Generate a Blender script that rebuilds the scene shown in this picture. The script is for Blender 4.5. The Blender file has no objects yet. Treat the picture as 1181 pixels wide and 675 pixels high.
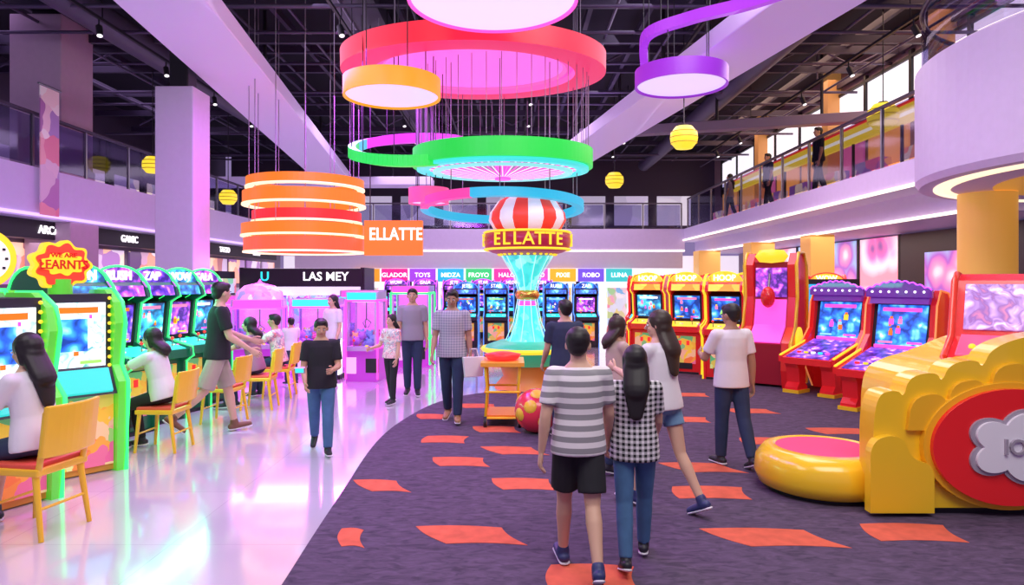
import bpy, math, random, bmesh
from mathutils import Vector, Matrix, Euler
random.seed(4)
S=bpy.context.scene
COL=S.collection
R=math.radians
# ---------------------------------------------------------------- materials
MC={}
def mat(name,col=(.5,.5,.5),rough=.5,metal=0,emit=None,es=0,coat=0,noise=0,alpha=1):
    if name in MC: return MC[name]
    m=bpy.data.materials.new(name); m.use_nodes=True
    nt=m.node_tree; b=nt.nodes['Principled BSDF']
    c=(*col,1)
    b.inputs['Base Color'].default_value=c
    b.inputs['Roughness'].default_value=rough
    b.inputs['Metallic'].default_value=metal
    b.inputs['Coat Weight'].default_value=coat
    if emit: 
        b.inputs['Emission Color'].default_value=(*emit,1); b.inputs['Emission Strength'].default_value=es
    if noise:
        n=nt.nodes.new('ShaderNodeTexNoise'); n.inputs['Scale'].default_value=9
        tc=nt.nodes.new('ShaderNodeTexCoord'); nt.links.new(tc.outputs['Object'],n.inputs['Vector'])
        mx=nt.nodes.new('ShaderNodeMixRGB'); mx.inputs[1].default_value=tuple(x*(1-noise) for x in col)+(1,)
        mx.inputs[2].default_value=tuple(min(1,x*(1+noise)) for x in col)+(1,)
        nt.links.new(n.outputs['Fac'],mx.inputs[0]); nt.links.new(mx.outputs[0],b.inputs['Base Color'])
    MC[name]=m; return m
def glow(name,col=(1,1,1),s=1.0): return mat(name,tuple(x*.4 for x in col),.4,0,col,s)
def pattern(name,cols=None,scale=4,es=1.0,kind='v',base=0.3,rough=.3):
    if name in MC: return MC[name]
    m=bpy.data.materials.new(name); m.use_nodes=True; nt=m.node_tree; b=nt.nodes['Principled BSDF']
    tc=nt.nodes.new('ShaderNodeTexCoord'); 
    nz=nt.nodes.new('ShaderNodeTexNoise'); nz.inputs['Scale'].default_value=scale*.7
    mv=nt.nodes.new('ShaderNodeMixRGB'); mv.inputs[0].default_value=.25
    nt.links.new(tc.outputs['Object'],nz.inputs['Vector']); nt.links.new(tc.outputs['Object'],mv.inputs[1]); nt.links.new(nz.outputs['Color'],mv.inputs[2])
    if kind in 'vd':
        t=nt.nodes.new('ShaderNodeTexVoronoi'); t.inputs['Scale'].default_value=scale
        if kind=='v':
            sp=nt.nodes.new('ShaderNodeSeparateColor'); nt.links.new(t.outputs['Color'],sp.inputs[0]); out=sp.outputs[0]
        else: out=t.outputs['Distance']
    else:
        t=nt.nodes.new('ShaderNodeTexNoise'); t.inputs['Scale'].default_value=scale; t.inputs['Distortion'].default_value=1.5; out=t.outputs['Fac']
    nt.links.new(mv.outputs[0],t.inputs['Vector'])
    r=nt.nodes.new('ShaderNodeValToRGB'); e=r.color_ramp.elements
    n=len(cols)
    lo,hi={'v':(0,1),'d':(0.02,.75),'n':(.3,.68)}[kind]
    e[0].position=lo; e[0].color=(*cols[0],1); e[1].position=hi; e[1].color=(*cols[-1],1)
    for i in range(1,n-1):
        x=e.new(lo+(hi-lo)*i/(n-1)); x.color=(*cols[i],1)
    nt.links.new(out,r.inputs[0])
    nt.links.new(r.outputs[0],b.inputs['Base Color']); 
    if es>0:
        nt.links.new(r.outputs[0],b.inputs['Emission Color']); b.inputs['Emission Strength'].default_value=es
    b.inputs['Roughness'].default_value=rough
    MC[name]=m; return m
def cloth_pattern(name,kind,c1,c2,freq):
    m=bpy.data.materials.new(name); m.use_nodes=True; nt=m.node_tree; b=nt.nodes['Principled BSDF']; b.inputs['Roughness'].default_value=.85
    tc=nt.nodes.new('ShaderNodeTexCoord'); sp=nt.nodes.new('ShaderNodeSeparateXYZ'); nt.links.new(tc.outputs['Object'],sp.inputs[0])
    def band(sock,f,thr=.5):
        a=nt.nodes.new('ShaderNodeMath'); a.operation='MULTIPLY'; a.inputs[1].default_value=f; nt.links.new(sock,a.inputs[0])
        fr=nt.nodes.new('ShaderNodeMath'); fr.operation='FRACT'; nt.links.new(a.outputs[0],fr.inputs[0])
        g=nt.nodes.new('ShaderNodeMath'); g.operation='GREATER_THAN'; g.inputs[1].default_value=thr; nt.links.new(fr.outputs[0],g.inputs[0]); return g.outputs[0]
    z=band(sp.outputs['Z'],freq,.5)
    mx=nt.nodes.new('ShaderNodeMixRGB'); mx.inputs[1].default_value=(*c1,1); mx.inputs[2].default_value=(*c2,1)
    if kind=='stripe': nt.links.new(z,mx.inputs[0])
    else:
        x=band(sp.outputs['X'],freq); 
        s=nt.nodes.new('ShaderNodeMath'); s.operation='ADD'; nt.links.new(z,s.inputs[0]); nt.links.new(x,s.inputs[1])
        h=nt.nodes.new('ShaderNodeMath'); h.operation='MULTIPLY'; h.inputs[1].default_value=.5; nt.links.new(s.outputs[0],h.inputs[0])
        nt.links.new(h.outputs[0],mx.inputs[0])
    nt.links.new(mx.outputs[0],b.inputs['Base Color']); return m
def glassmat(name,col,a):
    m=bpy.data.materials.new(name); m.use_nodes=True; nt=m.node_tree; nt.nodes.clear()
    o=nt.nodes.new('ShaderNodeOutputMaterial'); t=nt.nodes.new('ShaderNodeBsdfTransparent'); g=nt.nodes.new('ShaderNodeBsdfGlossy'); g.inputs['Roughness'].default_value=.08
    t.inputs[0].default_value=(*col,1); g.inputs[0].default_value=(.8,.8,.9,1)
    mx=nt.nodes.new('ShaderNodeMixShader'); mx.inputs[0].default_value=a
    nt.links.new(t.outputs[0],mx.inputs[1]); nt.links.new(g.outputs[0],mx.inputs[2]); nt.links.new(mx.outputs[0],o.inputs[0]); MC[name]=m; return m
def chaikin(p,n=2):
    for _ in range(n):
        q=[p[0]]
        for a,c in zip(p[:-1],p[1:]): q+= [(a[0]*.75+c[0]*.25,a[1]*.75+c[1]*.25),(a[0]*.25+c[0]*.75,a[1]*.25+c[1]*.75)]
        p=q+[p[-1]]
    return p

# ---------------------------------------------------------------- mesh builder
class B:
    def __init__(s,name): s.name=name; s.v=[]; s.f=[]; s.m=[]; s.sm=[]; s.mats=[]
    def add(s,vs,fs,m,smooth=False,M=None):
        o=len(s.v)
        s.v+= [tuple(M@Vector(p)) if M else tuple(p) for p in vs]
        if m not in s.mats: s.mats.append(m)
        i=s.mats.index(m)
        for f in fs: s.f.append(tuple(x+o for x in f)); s.m.append(i); s.sm.append(smooth)
    def box(s,c,sz,m,rot=(0,0,0)):
        M=Matrix.Translation(c)@Euler([R(a) for a in rot]).to_matrix().to_4x4()
        x,y,z=[a/2 for a in sz]
        s.add([(-x,-y,-z),(x,-y,-z),(x,y,-z),(-x,y,-z),(-x,-y,z),(x,-y,z),(x,y,z),(-x,y,z)],[(0,3,2,1),(4,5,6,7),(0,1,5,4),(1,2,6,5),(2,3,7,6),(3,0,4,7)],m,False,M)
    def cyl(s,p0,p1,r0,m,r1=None,n=20,smooth=True):
        p0=Vector(p0);p1=Vector(p1); r1=r0 if r1 is None else r1
        q=(p1-p0).normalized().to_track_quat('Z','Y').to_matrix(); vs=[];fs=[]
        for p,r in ((p0,r0),(p1,r1)):
            for i in range(n):
                a=2*math.pi*i/n; vs.append(p+q@Vector((math.cos(a)*r,math.sin(a)*r,0)))
        for i in range(n): j=(i+1)%n; fs.append((i,j,n+j,n+i))
        s.add(vs,fs,m,smooth); s.add(vs,[tuple(range(n))[::-1],tuple(range(n,2*n))],m,False)
    def lathe(s,prof,c,m,n=48,closed=False,M=None,smooth=True,a0=0,a1=360):
        vs=[];fs=[];k=len(prof); full=(a1-a0)>=360; N=n if full else n+1
        for i in range(N):
            a=R(a0+(a1-a0)*i/n)
            for r,z in prof: vs.append((c[0]+r*math.cos(a),c[1]+r*math.sin(a),c[2]+z))
        for i in range(n):
            j=(i+1)%N
            for t in range(k if closed else k-1):
                u=(t+1)%k; fs.append((i*k+t,j*k+t,j*k+u,i*k+u))
        if not full and closed: fs.append(tuple(range(k))); fs.append(tuple((N-1)*k+t for t in range(k)))
        s.add(vs,fs,m,smooth,M)
    def prism(s,pts,a,b,m,ax='x',M=None):
        n=len(pts)
        f=(lambda p,t:(t,p[0],p[1])) if ax=='x' else ((lambda p,t:(p[0],t,p[1])) if ax=='y' else (lambda p,t:(p[0],p[1],t)))
        vs=[f(p,a) for p in pts]+[f(p,b) for p in pts]
        fs=[tuple(range(n)),tuple(range(n,2*n))[::-1]]+[(i,(i+1)%n,n+(i+1)%n,n+i) for i in range(n)]
        s.add(vs,fs,m,False,M)
    def tube(s,pts,r,m,n=8,closed=False):
        pts=[Vector(p) for p in pts];k=len(pts);vs=[];fs=[]
        for i,p in enumerate(pts):
            if closed: d=(pts[(i+1)%k]-pts[i-1]).normalized()
            else: d=(pts[min(i+1,k-1)]-pts[max(i-1,0)]).normalized()
            ref=Vector((0,0,1)) if abs(d.z)<.9 else Vector((1,0,0))
            u=ref.cross(d).normalized(); v=d.cross(u)
            for j in range(n):
                a=2*math.pi*j/n; vs.append(p+u*math.cos(a)*r+v*math.sin(a)*r)
        for i in range(k if closed else k-1):
            i2=(i+1)%k
            for j in range(n): fs.append((i*n+j,i*n+(j+1)%n,i2*n+(j+1)%n,i2*n+j))
        if not closed: fs+= [tuple(range(n)),tuple(range((k-1)*n,k*n))]
        s.add(vs,fs,m,True)
    def sph(s,c,r,m,n=16,M=None):
        if not hasattr(r,'__len__'): r=(r,r,r)
        vs=[];fs=[];h=n//2
        for i in range(h+1):
            t=math.pi*i/h
            for j in range(n):
                a=2*math.pi*j/n; p=Vector((r[0]*math.sin(t)*math.cos(a),r[1]*math.sin(t)*math.sin(a),r[2]*math.cos(t)))
                if M: p=M@p
                vs.append(Vector(c)+p)
        for i in range(h):
            for j in range(n): fs.append((i*n+j,(i+1)*n+j,(i+1)*n+(j+1)%n,i*n+(j+1)%n))
        s.add(vs,fs,m,True)
    def text(s,t,size,loc,rot,m,ext=.01,sx=1):
        cu=bpy.data.curves.new('t','FONT'); cu.body=t; cu.size=size; cu.extrude=ext; cu.align_x='CENTER'; cu.align_y='CENTER'; cu.offset=size*.012; cu.resolution_u=3
        o=bpy.data.objects.new('t',cu); COL.objects.link(o); dg=bpy.context.evaluated_depsgraph_get(); dg.update()
        me=bpy.data.meshes.new_from_object(o.evaluated_get(dg))
        M=Matrix.Translation(loc)@Euler([R(a) for a in rot]).to_matrix().to_4x4()@Matrix.Diagonal((sx,1,1,1))
        s.add([v.co for v in me.vertices],[tuple(p.vertices) for p in me.polygons],m,False,M)
        bpy.data.objects.remove(o); bpy.data.curves.remove(cu); bpy.data.meshes.remove(me)
    def finish(s,loc=(0,0,0),rz=0,sc=1,bevel=0,rec=True,seg=2):
        me=bpy.data.meshes.new(s.name); me.from_pydata(s.v,[],s.f)
        for m in s.mats: me.materials.append(m)
        me.polygons.foreach_set('material_index',s.m); me.polygons.foreach_set('use_smooth',s.sm)
        if rec:
            bm=bmesh.new(); bm.from_mesh(me)
            bmesh.ops.recalc_face_normals(bm,faces=bm.faces); bm.to_mesh(me); bm.free()
        o=bpy.data.objects.new(s.name,me); COL.objects.link(o)
        o.location=loc; o.rotation_euler=(0,0,R(rz)); o.scale=(sc,sc,sc)
        if bevel:
            md=o.modifiers.new('b','BEVEL'); md.width=bevel; md.segments=seg; md.limit_method='ANGLE'; md.angle_limit=R(50)
        return o

# ---------------------------------------------------------------- common mats
white=mat('white_paint',(.78,.76,.82),.5,noise=.04)
lilac=mat('lilac_paint_glow',(.66,.57,.80),.5,emit=(.6,.45,1),es=.07,noise=.05)  # faint emission in the paint makes the fascia look lit
black=mat('black_metal',(.015,.014,.02),.5)
dark=mat('dark_panel',(.03,.025,.04),.45)
steel=mat('steel',(.35,.35,.38),.3,.9)
gold=mat('gold_paint_glow',(.85,.5,.12),.4,.1,emit=(1,.5,.08),es=.28)
red=mat('red_gloss',(.78,.015,.02),.25,coat=.5,emit=(1,.02,.02),es=.08)
yellow=mat('yellow_gloss',(.98,.62,.02),.25,coat=.5)
orange=mat('orange_gloss',(.95,.25,.02),.35)
pinkg=glow('pink_glow',(1,.08,.55),1.3)
cyang=glow('cyan_glow',(.03,.8,.85),1.2)
greeng=glow('green_glow',(.03,.95,.15),2.2)
purpg=glow('purple_glow',(.5,.06,1),2.4)
whiteg=glow('white_glow',(1,.95,1),1.5)
warmg=glow('warm_led',(1,.85,.72),2.2)
lavg=glow('lavender_diffuser',(.78,.62,1),.95)
yelg=glow('yellow_glow',(1,.7,.03),1.0)
redg=glow('red_glow',(1,.03,.03),.9)
org=glow('orange_glow',(1,.22,.015),.85)
glass=glassmat('railing_glass',(.62,.6,.75),.07)
cglass=glassmat('clear_glass',(.95,.9,1),.05)

# ---------------------------------------------------------------- floor
def floor_mats():
    m=bpy.data.materials.new('polished_tile'); m.use_nodes=True; nt=m.node_tree; b=nt.nodes['Principled BSDF']
    tc=nt.nodes.new('ShaderNodeTexCoord'); br=nt.nodes.new('ShaderNodeTexBrick'); br.offset=0
    br.inputs['Scale'].default_value=1; br.inputs['Brick Width'].default_value=1.2; br.inputs['Row Height'].default_value=1.2; br.inputs['Mortar Size'].default_value=.003
    br.inputs['Color1'].default_value=(.66,.62,.70,1); br.inputs['Color2'].default_value=(.62,.59,.67,1); br.inputs['Mortar'].default_value=(.5,.45,.55,1)
    nt.links.new(tc.outputs['Object'],br.inputs['Vector']); nt.links.new(br.outputs['Color'],b.inputs['Base Color'])
    n=nt.nodes.new('ShaderNodeTexNoise'); n.inputs['Scale'].default_value=1.5; nt.links.new(tc.outputs['Object'],n.inputs['Vector'])
    mr=nt.nodes.new('ShaderNodeMapRange'); mr.inputs[3].default_value=.07; mr.inputs[4].default_value=.2; nt.links.new(n.outputs['Fac'],mr.inputs[0]); nt.links.new(mr.outputs[0],b.inputs['Roughness'])
    b.inputs['Specular IOR Level'].default_value=1.0; b.inputs['IOR'].default_value=1.7; b.inputs['Coat Weight'].default_value=.7; b.inputs['Coat Roughness'].default_value=.06
    c=bpy.data.materials.new('carpet'); c.use_nodes=True; nt=c.node_tree; b=nt.nodes['Principled BSDF']; b.inputs['Roughness'].default_value=.95
    tc=nt.nodes.new('ShaderNodeTexCoord'); mp=nt.nodes.new('ShaderNodeMapping'); mp.inputs['Scale'].default_value=(4,9,1); mp.inputs['Rotation'].default_value=(0,0,.5); nt.links.new(tc.outputs['Object'],mp.inputs[0])
    n=nt.nodes.new('ShaderNodeTexNoise'); n.inputs['Scale'].default_value=2; n.inputs['Detail'].default_value=7; n.inputs['Distortion'].default_value=1; nt.links.new(mp.outputs[0],n.inputs['Vector'])
    r=nt.nodes.new('ShaderNodeValToRGB'); r.color_ramp.elements[0].position=.3; r.color_ramp.elements[1].position=.7
    r.color_ramp.elements[0].color=(.045,.03,.06,1); r.color_ramp.elements[1].color=(.115,.075,.14,1)
    nt.links.new(n.outputs['Fac'],r.inputs[0]); nt.links.new(r.outputs[0],b.inputs['Base Color'])
    bp=nt.nodes.new('ShaderNodeBump'); bp.inputs['Strength'].default_value=.4; n2=nt.nodes.new('ShaderNodeTexNoise'); n2.inputs['Scale'].default_value=250; nt.links.new(tc.outputs['Object'],n2.inputs['Vector']); nt.links.new(n2.outputs['Fac'],bp.inputs['Height']); nt.links.new(bp.outputs[0],b.inputs['Normal'])
    return m,c
tile,carpet=floor_mats()
b=B('floor'); b.box((0,13,-.1),(28,36,.2),tile); b.finish()
edge=[(-1.25,-4),(-1.27,1),(-1.35,3),(-1.40,4.16),(-1.446,4.94),(-1.5,6.2),(-1.56,7.3),(-1.56,8.2),(-1.47,9.1),(-1.2,10.4),(-.72,11.2),(.14,11.75),(1.2,12.4),(2.4,14),(3.2,17),(3.6,21),(3.7,24.5),(9.2,24.5),(9.2,-4)]
edge=edge[:2]+chaikin(edge[2:-3],2)+edge[-3:]
b=B('carpet'); b.prism(edge,.0,.006,carpet,ax='z'); b.finish()
b=B('carpet_inlay'); oc=mat('orange_carpet',(.66,.12,.06),.95,noise=.3)
pl=[(-.33,4.95,.32),(1.85,4.9,.38),(2.95,5.0,.34),(.52,4.25,.3),(2.75,3.9,.4),(-1.2,6.15,.2),(.11,6.2,.28),(1.75,5.95,.34),(-.53,6.97,.28),(1.86,6.75,.3),(0,7.43,.28),(-.76,7.96,.28),(-.2,8.5,.28),(2.95,7.87,.3),(4.05,8.4,.34),(2.36,9.1,.3),(1.1,7.9,.28),(1.3,9.1,.28),(-1.1,9.3,.2),(.7,9.9,.28),(3.4,9.7,.32),(1.9,10.4,.3),(-.5,10.1,.28),(2.9,11.1,.32),(.9,11.2,.28),(5.0,7.6,.34),(-1.15,4.9,.1),(3.7,6.5,.34),(.6,2.9,.36),(-.6,3.2,.36),(1.9,3.1,.36)]
for x,y,w in pl:
    d=.19; k=.09*((int(x*10)%3)-1)+.05; n=8; q=[]
    P=[(x-w+k*.6-.05,y+d),(x+w+k*.2-.06,y+d*.85),(x+w-k+.08,y-d*.95),(x-w*.85-k+.1,y-d*.8)]
    for i in range(4):
        a,c=P[i],P[(i+1)%4]
        for j in range(n):
            t=j/n; bow=.03*math.sin(math.pi*t)*(1 if i%2==0 else -1)
            q.append((a[0]+(c[0]-a[0])*t+(bow if i%2 else 0),a[1]+(c[1]-a[1])*t+(bow if i%2==0 else 0)))
    b.prism(q,.006,.009,oc,ax='z')
b.finish()
# ---------------------------------------------------------------- shell
cm=mat('ceiling_black',(.012,.01,.018),.8)
b=B('ceiling'); b.box((0,13,7.7),(28,36,.2),cm); b.finish()
b=B('wall_left'); b.box((-9.6,13,1.49),(.2,30,2.98),mat('wall_purple_gray',(.22,.17,.25),.6,noise=.1)); b.finish()
b=B('wall_left_upper'); b.box((-13.1,13,5.75),(.2,36,3.7),mat('upper_wall_dark',(.07,.05,.08),.6)); b.finish()
b=B('wall_right'); b.box((9.4,13,1.49),(.2,30,2.98),mat('wall_purple_gray')); b.finish()
b=B('wall_right_upper'); b.box((9.0,20.5,5.75),(.2,19,3.68),mat('upper_wall_right',(.32,.2,.22),.6,noise=.08)); b.finish()
b=B('wall_back'); b.box((0,30,1.49),(20,.2,2.98),mat('shop_white_glow',(.85,.82,.88),.5,emit=(1,.9,1),es=.7)); b.finish()  # emission in the wall stands in for the bright shop interior
b=B('wall_back_upper'); b.box((0,30.5,5.75),(25,.2,3.68),mat('upper_wall_dark')); b.finish()

b=B('balcony_left'); 
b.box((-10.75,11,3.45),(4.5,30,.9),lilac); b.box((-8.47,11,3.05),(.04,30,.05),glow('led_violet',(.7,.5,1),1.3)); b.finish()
b=B('sign_band_left'); b.box((-8.95,11,2.82),(.3,29,.34),black)
for i,t in enumerate(['LAURC','ARCADE','GAMIC','PLAYS','TAZZO','MINTS']):
    b.text(t,.22,(-8.79,10.5+i*2.6,2.82),(90,0,90),whiteg)
b.finish()
b=B('balcony_right')
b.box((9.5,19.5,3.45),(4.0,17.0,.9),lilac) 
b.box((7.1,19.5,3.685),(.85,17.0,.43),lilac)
b.finish()
b=B('trim_1'); b.box((6.66,19.4,3.46),(.05,17.0,.05),warmg); b.box((7.47,19.4,3.02),(.05,17.0,.05),warmg); b.finish()
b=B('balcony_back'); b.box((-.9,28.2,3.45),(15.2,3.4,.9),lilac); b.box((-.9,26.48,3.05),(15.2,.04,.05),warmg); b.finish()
def railing(name,p0,p1,h=1.15,step=1.5):
    b=B(name); p0=Vector(p0);p1=Vector(p1);L=(p1-p0).length;d=(p1-p0)/L;n=max(1,round(L/step))
    ang=math.degrees(math.atan2(d.y,d.x))
    for i in range(n+1):
        p=p0+d*L*i/n; b.box(p+Vector((0,0,h/2)),(.05,.05,h),steel,(0,0,ang))
        if i<n:
            c=p+d*L/n/2; b.box(c+Vector((0,0,h/2)),(L/n-.1,.015,h-.12),glass,(0,0,ang))
    b.box((p0+p1)/2+Vector((0,0,h)),(L,.08,.05),mat('rail_metal',(.12,.1,.14),.35,.7),(0,0,ang)); return b.finish()
railing('railing',(-8.6,0,3.9),(-8.6,26,3.9),.98)
railing('railing',(6.8,11.0,3.9),(6.8,26.4,3.9))
railing('railing',(-8.4,26.6,3.9),(6.6,26.6,3.9),1.0)
b=B('curved_balcony'); cx,cy,Rr=8.2,8.0,3.0
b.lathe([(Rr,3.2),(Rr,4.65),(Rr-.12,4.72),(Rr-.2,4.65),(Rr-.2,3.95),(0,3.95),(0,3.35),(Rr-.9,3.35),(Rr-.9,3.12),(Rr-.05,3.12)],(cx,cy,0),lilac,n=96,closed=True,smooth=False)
b.lathe([(Rr-.42,3.105),(Rr-.42,3.13),(Rr-.22,3.13),(Rr-.22,3.105)],(cx,cy,0),glow('cream_led',(1,.78,.5),1.4),n=96,closed=True)
b.lathe([(Rr-.9,3.11),(0,3.11)],(cx,cy,0),gold,n=64)  # glowing gold underside stands in for light in the cove
b.lathe([(Rr-.08,4.72),(Rr-.08,5.5),(Rr-.1,5.5),(Rr-.1,4.72)],(cx,cy,0),glass,n=96,closed=True)
b.tube([(cx+(Rr-.09)*math.cos(a*math.pi/40),cy+(Rr-.09)*math.sin(a*math.pi/40),5.52) for a in range(80)],.035,mat('rail_metal'),closed=True)
b.finish()
def column(x,y,w,z1,m,extra=None,name='column',z0=0):
    b=B(name); b.box((x,y,(z0+z1)/2),(w,w,z1-z0),m); b.box((x,y,z0+.1),(w+.06,w+.06,.2),m)
    if extra: b.box((x,y,(z1+7.6)/2),(w*.5,w*.5,7.6-z1),black)
    return b.finish(bevel=.02)
colw=mat('column_lilac_glow',(.62,.53,.70),.45,noise=.05,emit=(.7,.5,1),es=.05)  # slight emission in the paint brightens the column
column(-5.78,12,.66,5.2,colw,True)
column(-8.95,13.6,.9,3.0,mat('column_rose',(.55,.40,.5),.5,noise=.06)); column(-9.15,13.6,1.0,7.0,mat('column_rose'),True,z0=3.9)
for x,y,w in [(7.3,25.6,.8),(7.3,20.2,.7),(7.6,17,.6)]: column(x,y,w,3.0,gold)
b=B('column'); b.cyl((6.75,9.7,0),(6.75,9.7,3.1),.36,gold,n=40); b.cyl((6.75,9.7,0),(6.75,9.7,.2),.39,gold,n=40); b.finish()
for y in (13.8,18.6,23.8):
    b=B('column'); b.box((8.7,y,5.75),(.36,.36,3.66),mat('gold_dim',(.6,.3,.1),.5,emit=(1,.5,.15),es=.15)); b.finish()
def beam(name,p0,p1,w,h,m):
    b=B(name); p0=Vector(p0);p1=Vector(p1);d=p1-p0
    b.box((p0+p1)/2,(d.length,w,h),m,(0,-math.degrees(math.atan2(d.z,math.hypot(d.x,d.y))),math.degrees(math.atan2(d.y,d.x))))
    for t in (.15,.5,.85):
        q=p0.lerp(p1,t); b.cyl(q+Vector((0,0,h/2)),(q.x,q.y,7.6),.04,black,n=8)
    return b.finish(bevel=.02)
bl=mat('beam_lilac_glow',(.70,.58,.88),.45,emit=(.68,.48,1),es=.22)  # emission imitates an LED wash; the beams are no lamps
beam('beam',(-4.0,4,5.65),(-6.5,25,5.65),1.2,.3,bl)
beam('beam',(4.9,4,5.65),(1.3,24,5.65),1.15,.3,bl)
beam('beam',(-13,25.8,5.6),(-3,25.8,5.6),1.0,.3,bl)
beam('beam',(1.9,19,5.95),(8.9,17,5.95),.35,.25,mat('beam_gray',(.25,.2,.3),.5))
b=B('ceiling_ducts'); dm=mat('duct_gray',(.12,.10,.16),.45,.4); dm2=mat('duct_dark',(.05,.04,.075),.5)
for y in [5,6.5,8,9.6,11,12.4,14,15.5,17,19,21,23,25,27]:
    b.box((0,y,7.0+.2*math.sin(y*3)),(25.6,.1,.16),dm2)
    b.cyl((-12.8,y+.5,6.75+.25*math.sin(y*5)),(12.8,y+.5,6.75+.25*math.sin(y*5)),.035,dm,n=8)
for x in [-11,-9.5,-8.2,-7,-5.8,-4.6,-3.4,-2.2,-1,.3,1.5,2.7,3.9,5.2,6.4,7.6,8.8]:
    b.box((x,15,7.2+.1*math.sin(x*7)),(.09,26,.14),dm2); b.cyl((x+.4,3,6.9+.2*math.sin(x*4)),(x+.4,29,6.9+.2*math.sin(x*4)),.03,dm,n=8)
b.cyl((-7.6,3,6.7),(-7.6,29,6.7),.28,dm,n=20); b.cyl((5.6,3,6.8),(5.6,29,6.8),.25,dm,n=20); b.box((-2.8,16,6.9),(.8,24,.35),dm2)
for y in (10,16,22):
    for x in range(-12,12,2): b.cyl((x,y,6.9),(x+1,y,7.4),.025,dm,n=6); b.cyl((x+1,y,7.4),(x+2,y,6.9),.025,dm,n=6)
for x in (-11,-5.8,-1,3.9,7.6):
    for y in (5,11,17,23): b.cyl((x,y,6.9),(x,y,7.6),.02,dm,n=6)
b.finish()
b=B('track_spotlights')
for x in (-7.2,-3,0.4,3.4,7):
    b.box((x,14,6.45),(.05,20,.05),black)
    for y in (5,12,20): b.cyl((x,y,6.45),(x,y,7.6),.012,black,n=6)
    for i in range(9):
        y=5+i*2.3; b.cyl((x,y,6.42),(x,y,6.3),.015,black,n=6); b.cyl((x,y,6.3),(x+.05,y-.06,6.12),.055,black,n=12); b.cyl((x+.05,y-.06,6.12),(x+.052,y-.063,6.11),.045,whiteg,n=12)
b.finish()
b=B('window_1')
ww=mat('window_bright',(.8,.8,.85),.3,emit=(.95,.9,1),es=1.0)
wwm=mat('gallery_wall_glow',(.6,.25,.08),.4,emit=(1,.42,.08),es=.75)  # glowing orange panels stand in for the warm-lit wall below the windows
for i in range(9):
    y=12.2+i*1.95; b.box((8.87,y,6.3),(.05,1.75,1.0),ww); b.box((8.86,y+.97,6.2),(.1,.1,1.6),black); b.box((8.85,y,6.85),(.08,1.95,.07),black);b.box((8.85,y,5.75),(.08,1.95,.07),black); b.box((8.87,y,4.75),(.05,1.7,1.5),wwm if i%3 else mat('gallery_pink',(.5,.1,.3),.4,emit=(1,.2,.5),es=.5))
    b.box((8.5,y,4.3),(.3,1.1,.8),pattern('gallery_goods',[(.9,.6,.1),(.8,.1,.2),(.2,.1,.4),(.95,.8,.5)],3,.5))
b.finish()
b=B('yellow_sign_band'); b.box((8.0,18,5.25),(.1,13,.36),yelg); b.box((8.0,18,5.47),(.1,13,.05),redg); b.box((7.96,18,5.25),(.03,13,.08),glow('pale_yellow',(1,.95,.6),1.2))
for i in range(7): b.box((8.0,12+i*2,4.49),(.05,.05,1.18),black)
b.finish()
b=B('window_2')
for i in range(10):
    y=11+i*2; b.box((-12.97,y,4.9),(.05,1.4,.9),pattern('shop_upper',[(.1,.05,.15),(.5,.35,.6),(.9,.7,.6),(.2,.3,.5)],1.5,.8)); b.box((-12.95,y+.9,5.2),(.08,.15,2.4),black)
b.finish()
b=B('window_3')
for i in range(9):
    x=-8+i*1.9; b.box((x,30.38,5.0),(1.5,.05,1.3),pattern('shop_upper2',[(.9,.85,.95),(.3,.25,.4),(.8,.7,.9)],.8,.7))
b.finish()
b=B('poster_wall_left'); pm=pattern('poster_mix',[(.1,.05,.15),(.9,.3,.2),(.95,.7,.5),(.3,.1,.4),(.9,.8,.9)],2.6,.85)
for i in range(14):
    y=7+i*1.5; b.box((-9.47,y,2.2),(.05,1.25,.8),pm); b.box((-9.48,y,1.0),(.04,1.3,1.3),mat('window_dim',(.3,.25,.35),.3,emit=(.7,.55,.8),es=.3))
b.finish()
b=B('led_wall_right'); lms=[pattern('led_art_a',[(.15,.05,.3),(.85,.15,.5),(.95,.75,.85),(.95,.3,.4)],1.4,.85,'d'),pattern('led_art_b',[(.95,.85,.9),(.9,.3,.5),(.35,.1,.5),(.3,.5,.85)],1.8,.8,'d'),pattern('led_art_c',[(.9,.9,1),(.4,.6,.9),(.6,.2,.6),(.9,.4,.3)],1.6,.8,'v')]
for i in range(5): b.box((9.27,17.2+i*1.95,2.3),(.06,1.85,1.3),lms[i%3]); b.box((9.23,16.25+i*1.95,2.3),(.05,.08,1.35),black)
b.box((9.25,14,2.2),(.08,4.4,1.5),dark); b.box((9.2,14.6,2.0),(.03,1.2,1.0),lms[1]); b.finish()
b=B('hanging_banner'); b.box((-8.4,12.4,4.2),(.02,.5,2.3),pattern('banner_pat',[(.95,.85,.9),(.8,.2,.3),(.3,.15,.5),(.9,.6,.7)],3,.15)); b.cyl((-8.4,12.1,5.38),(-8.4,12.7,5.38),.02,steel)
b.finish()
b=B('storefront_signs'); 
cols=[(1,.35,.02),(.9,.02,.3),(.4,.06,.8),(.02,.5,.8),(.05,.65,.2),(1,.05,.4),(.8,.1,.6),(1,.5,.03),(.2,.1,.8),(.05,.6,.6)]
for i,c in enumerate(cols):
    x=-5.6+i*1.08; b.box((x,26.3,2.1),(1.0,.1,.5),glow('sgn%d'%i,c,.9)); b.text(['CAFE','GLADOR','TOYS','MIDZA','FROYO','HALO','JUMBO','PIXIE','ROBO','LUNA'][i],.24,(x,26.22,2.1),(90,0,0),whiteg)
for i in range(6): b.box((-6.1+i*2.16,26.35,.93),(.14,.1,1.86),dark)
b.box((-.9,26.5,2.68),(15,.2,.62),white); b.finish()
b=B('shop_interior')
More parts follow.
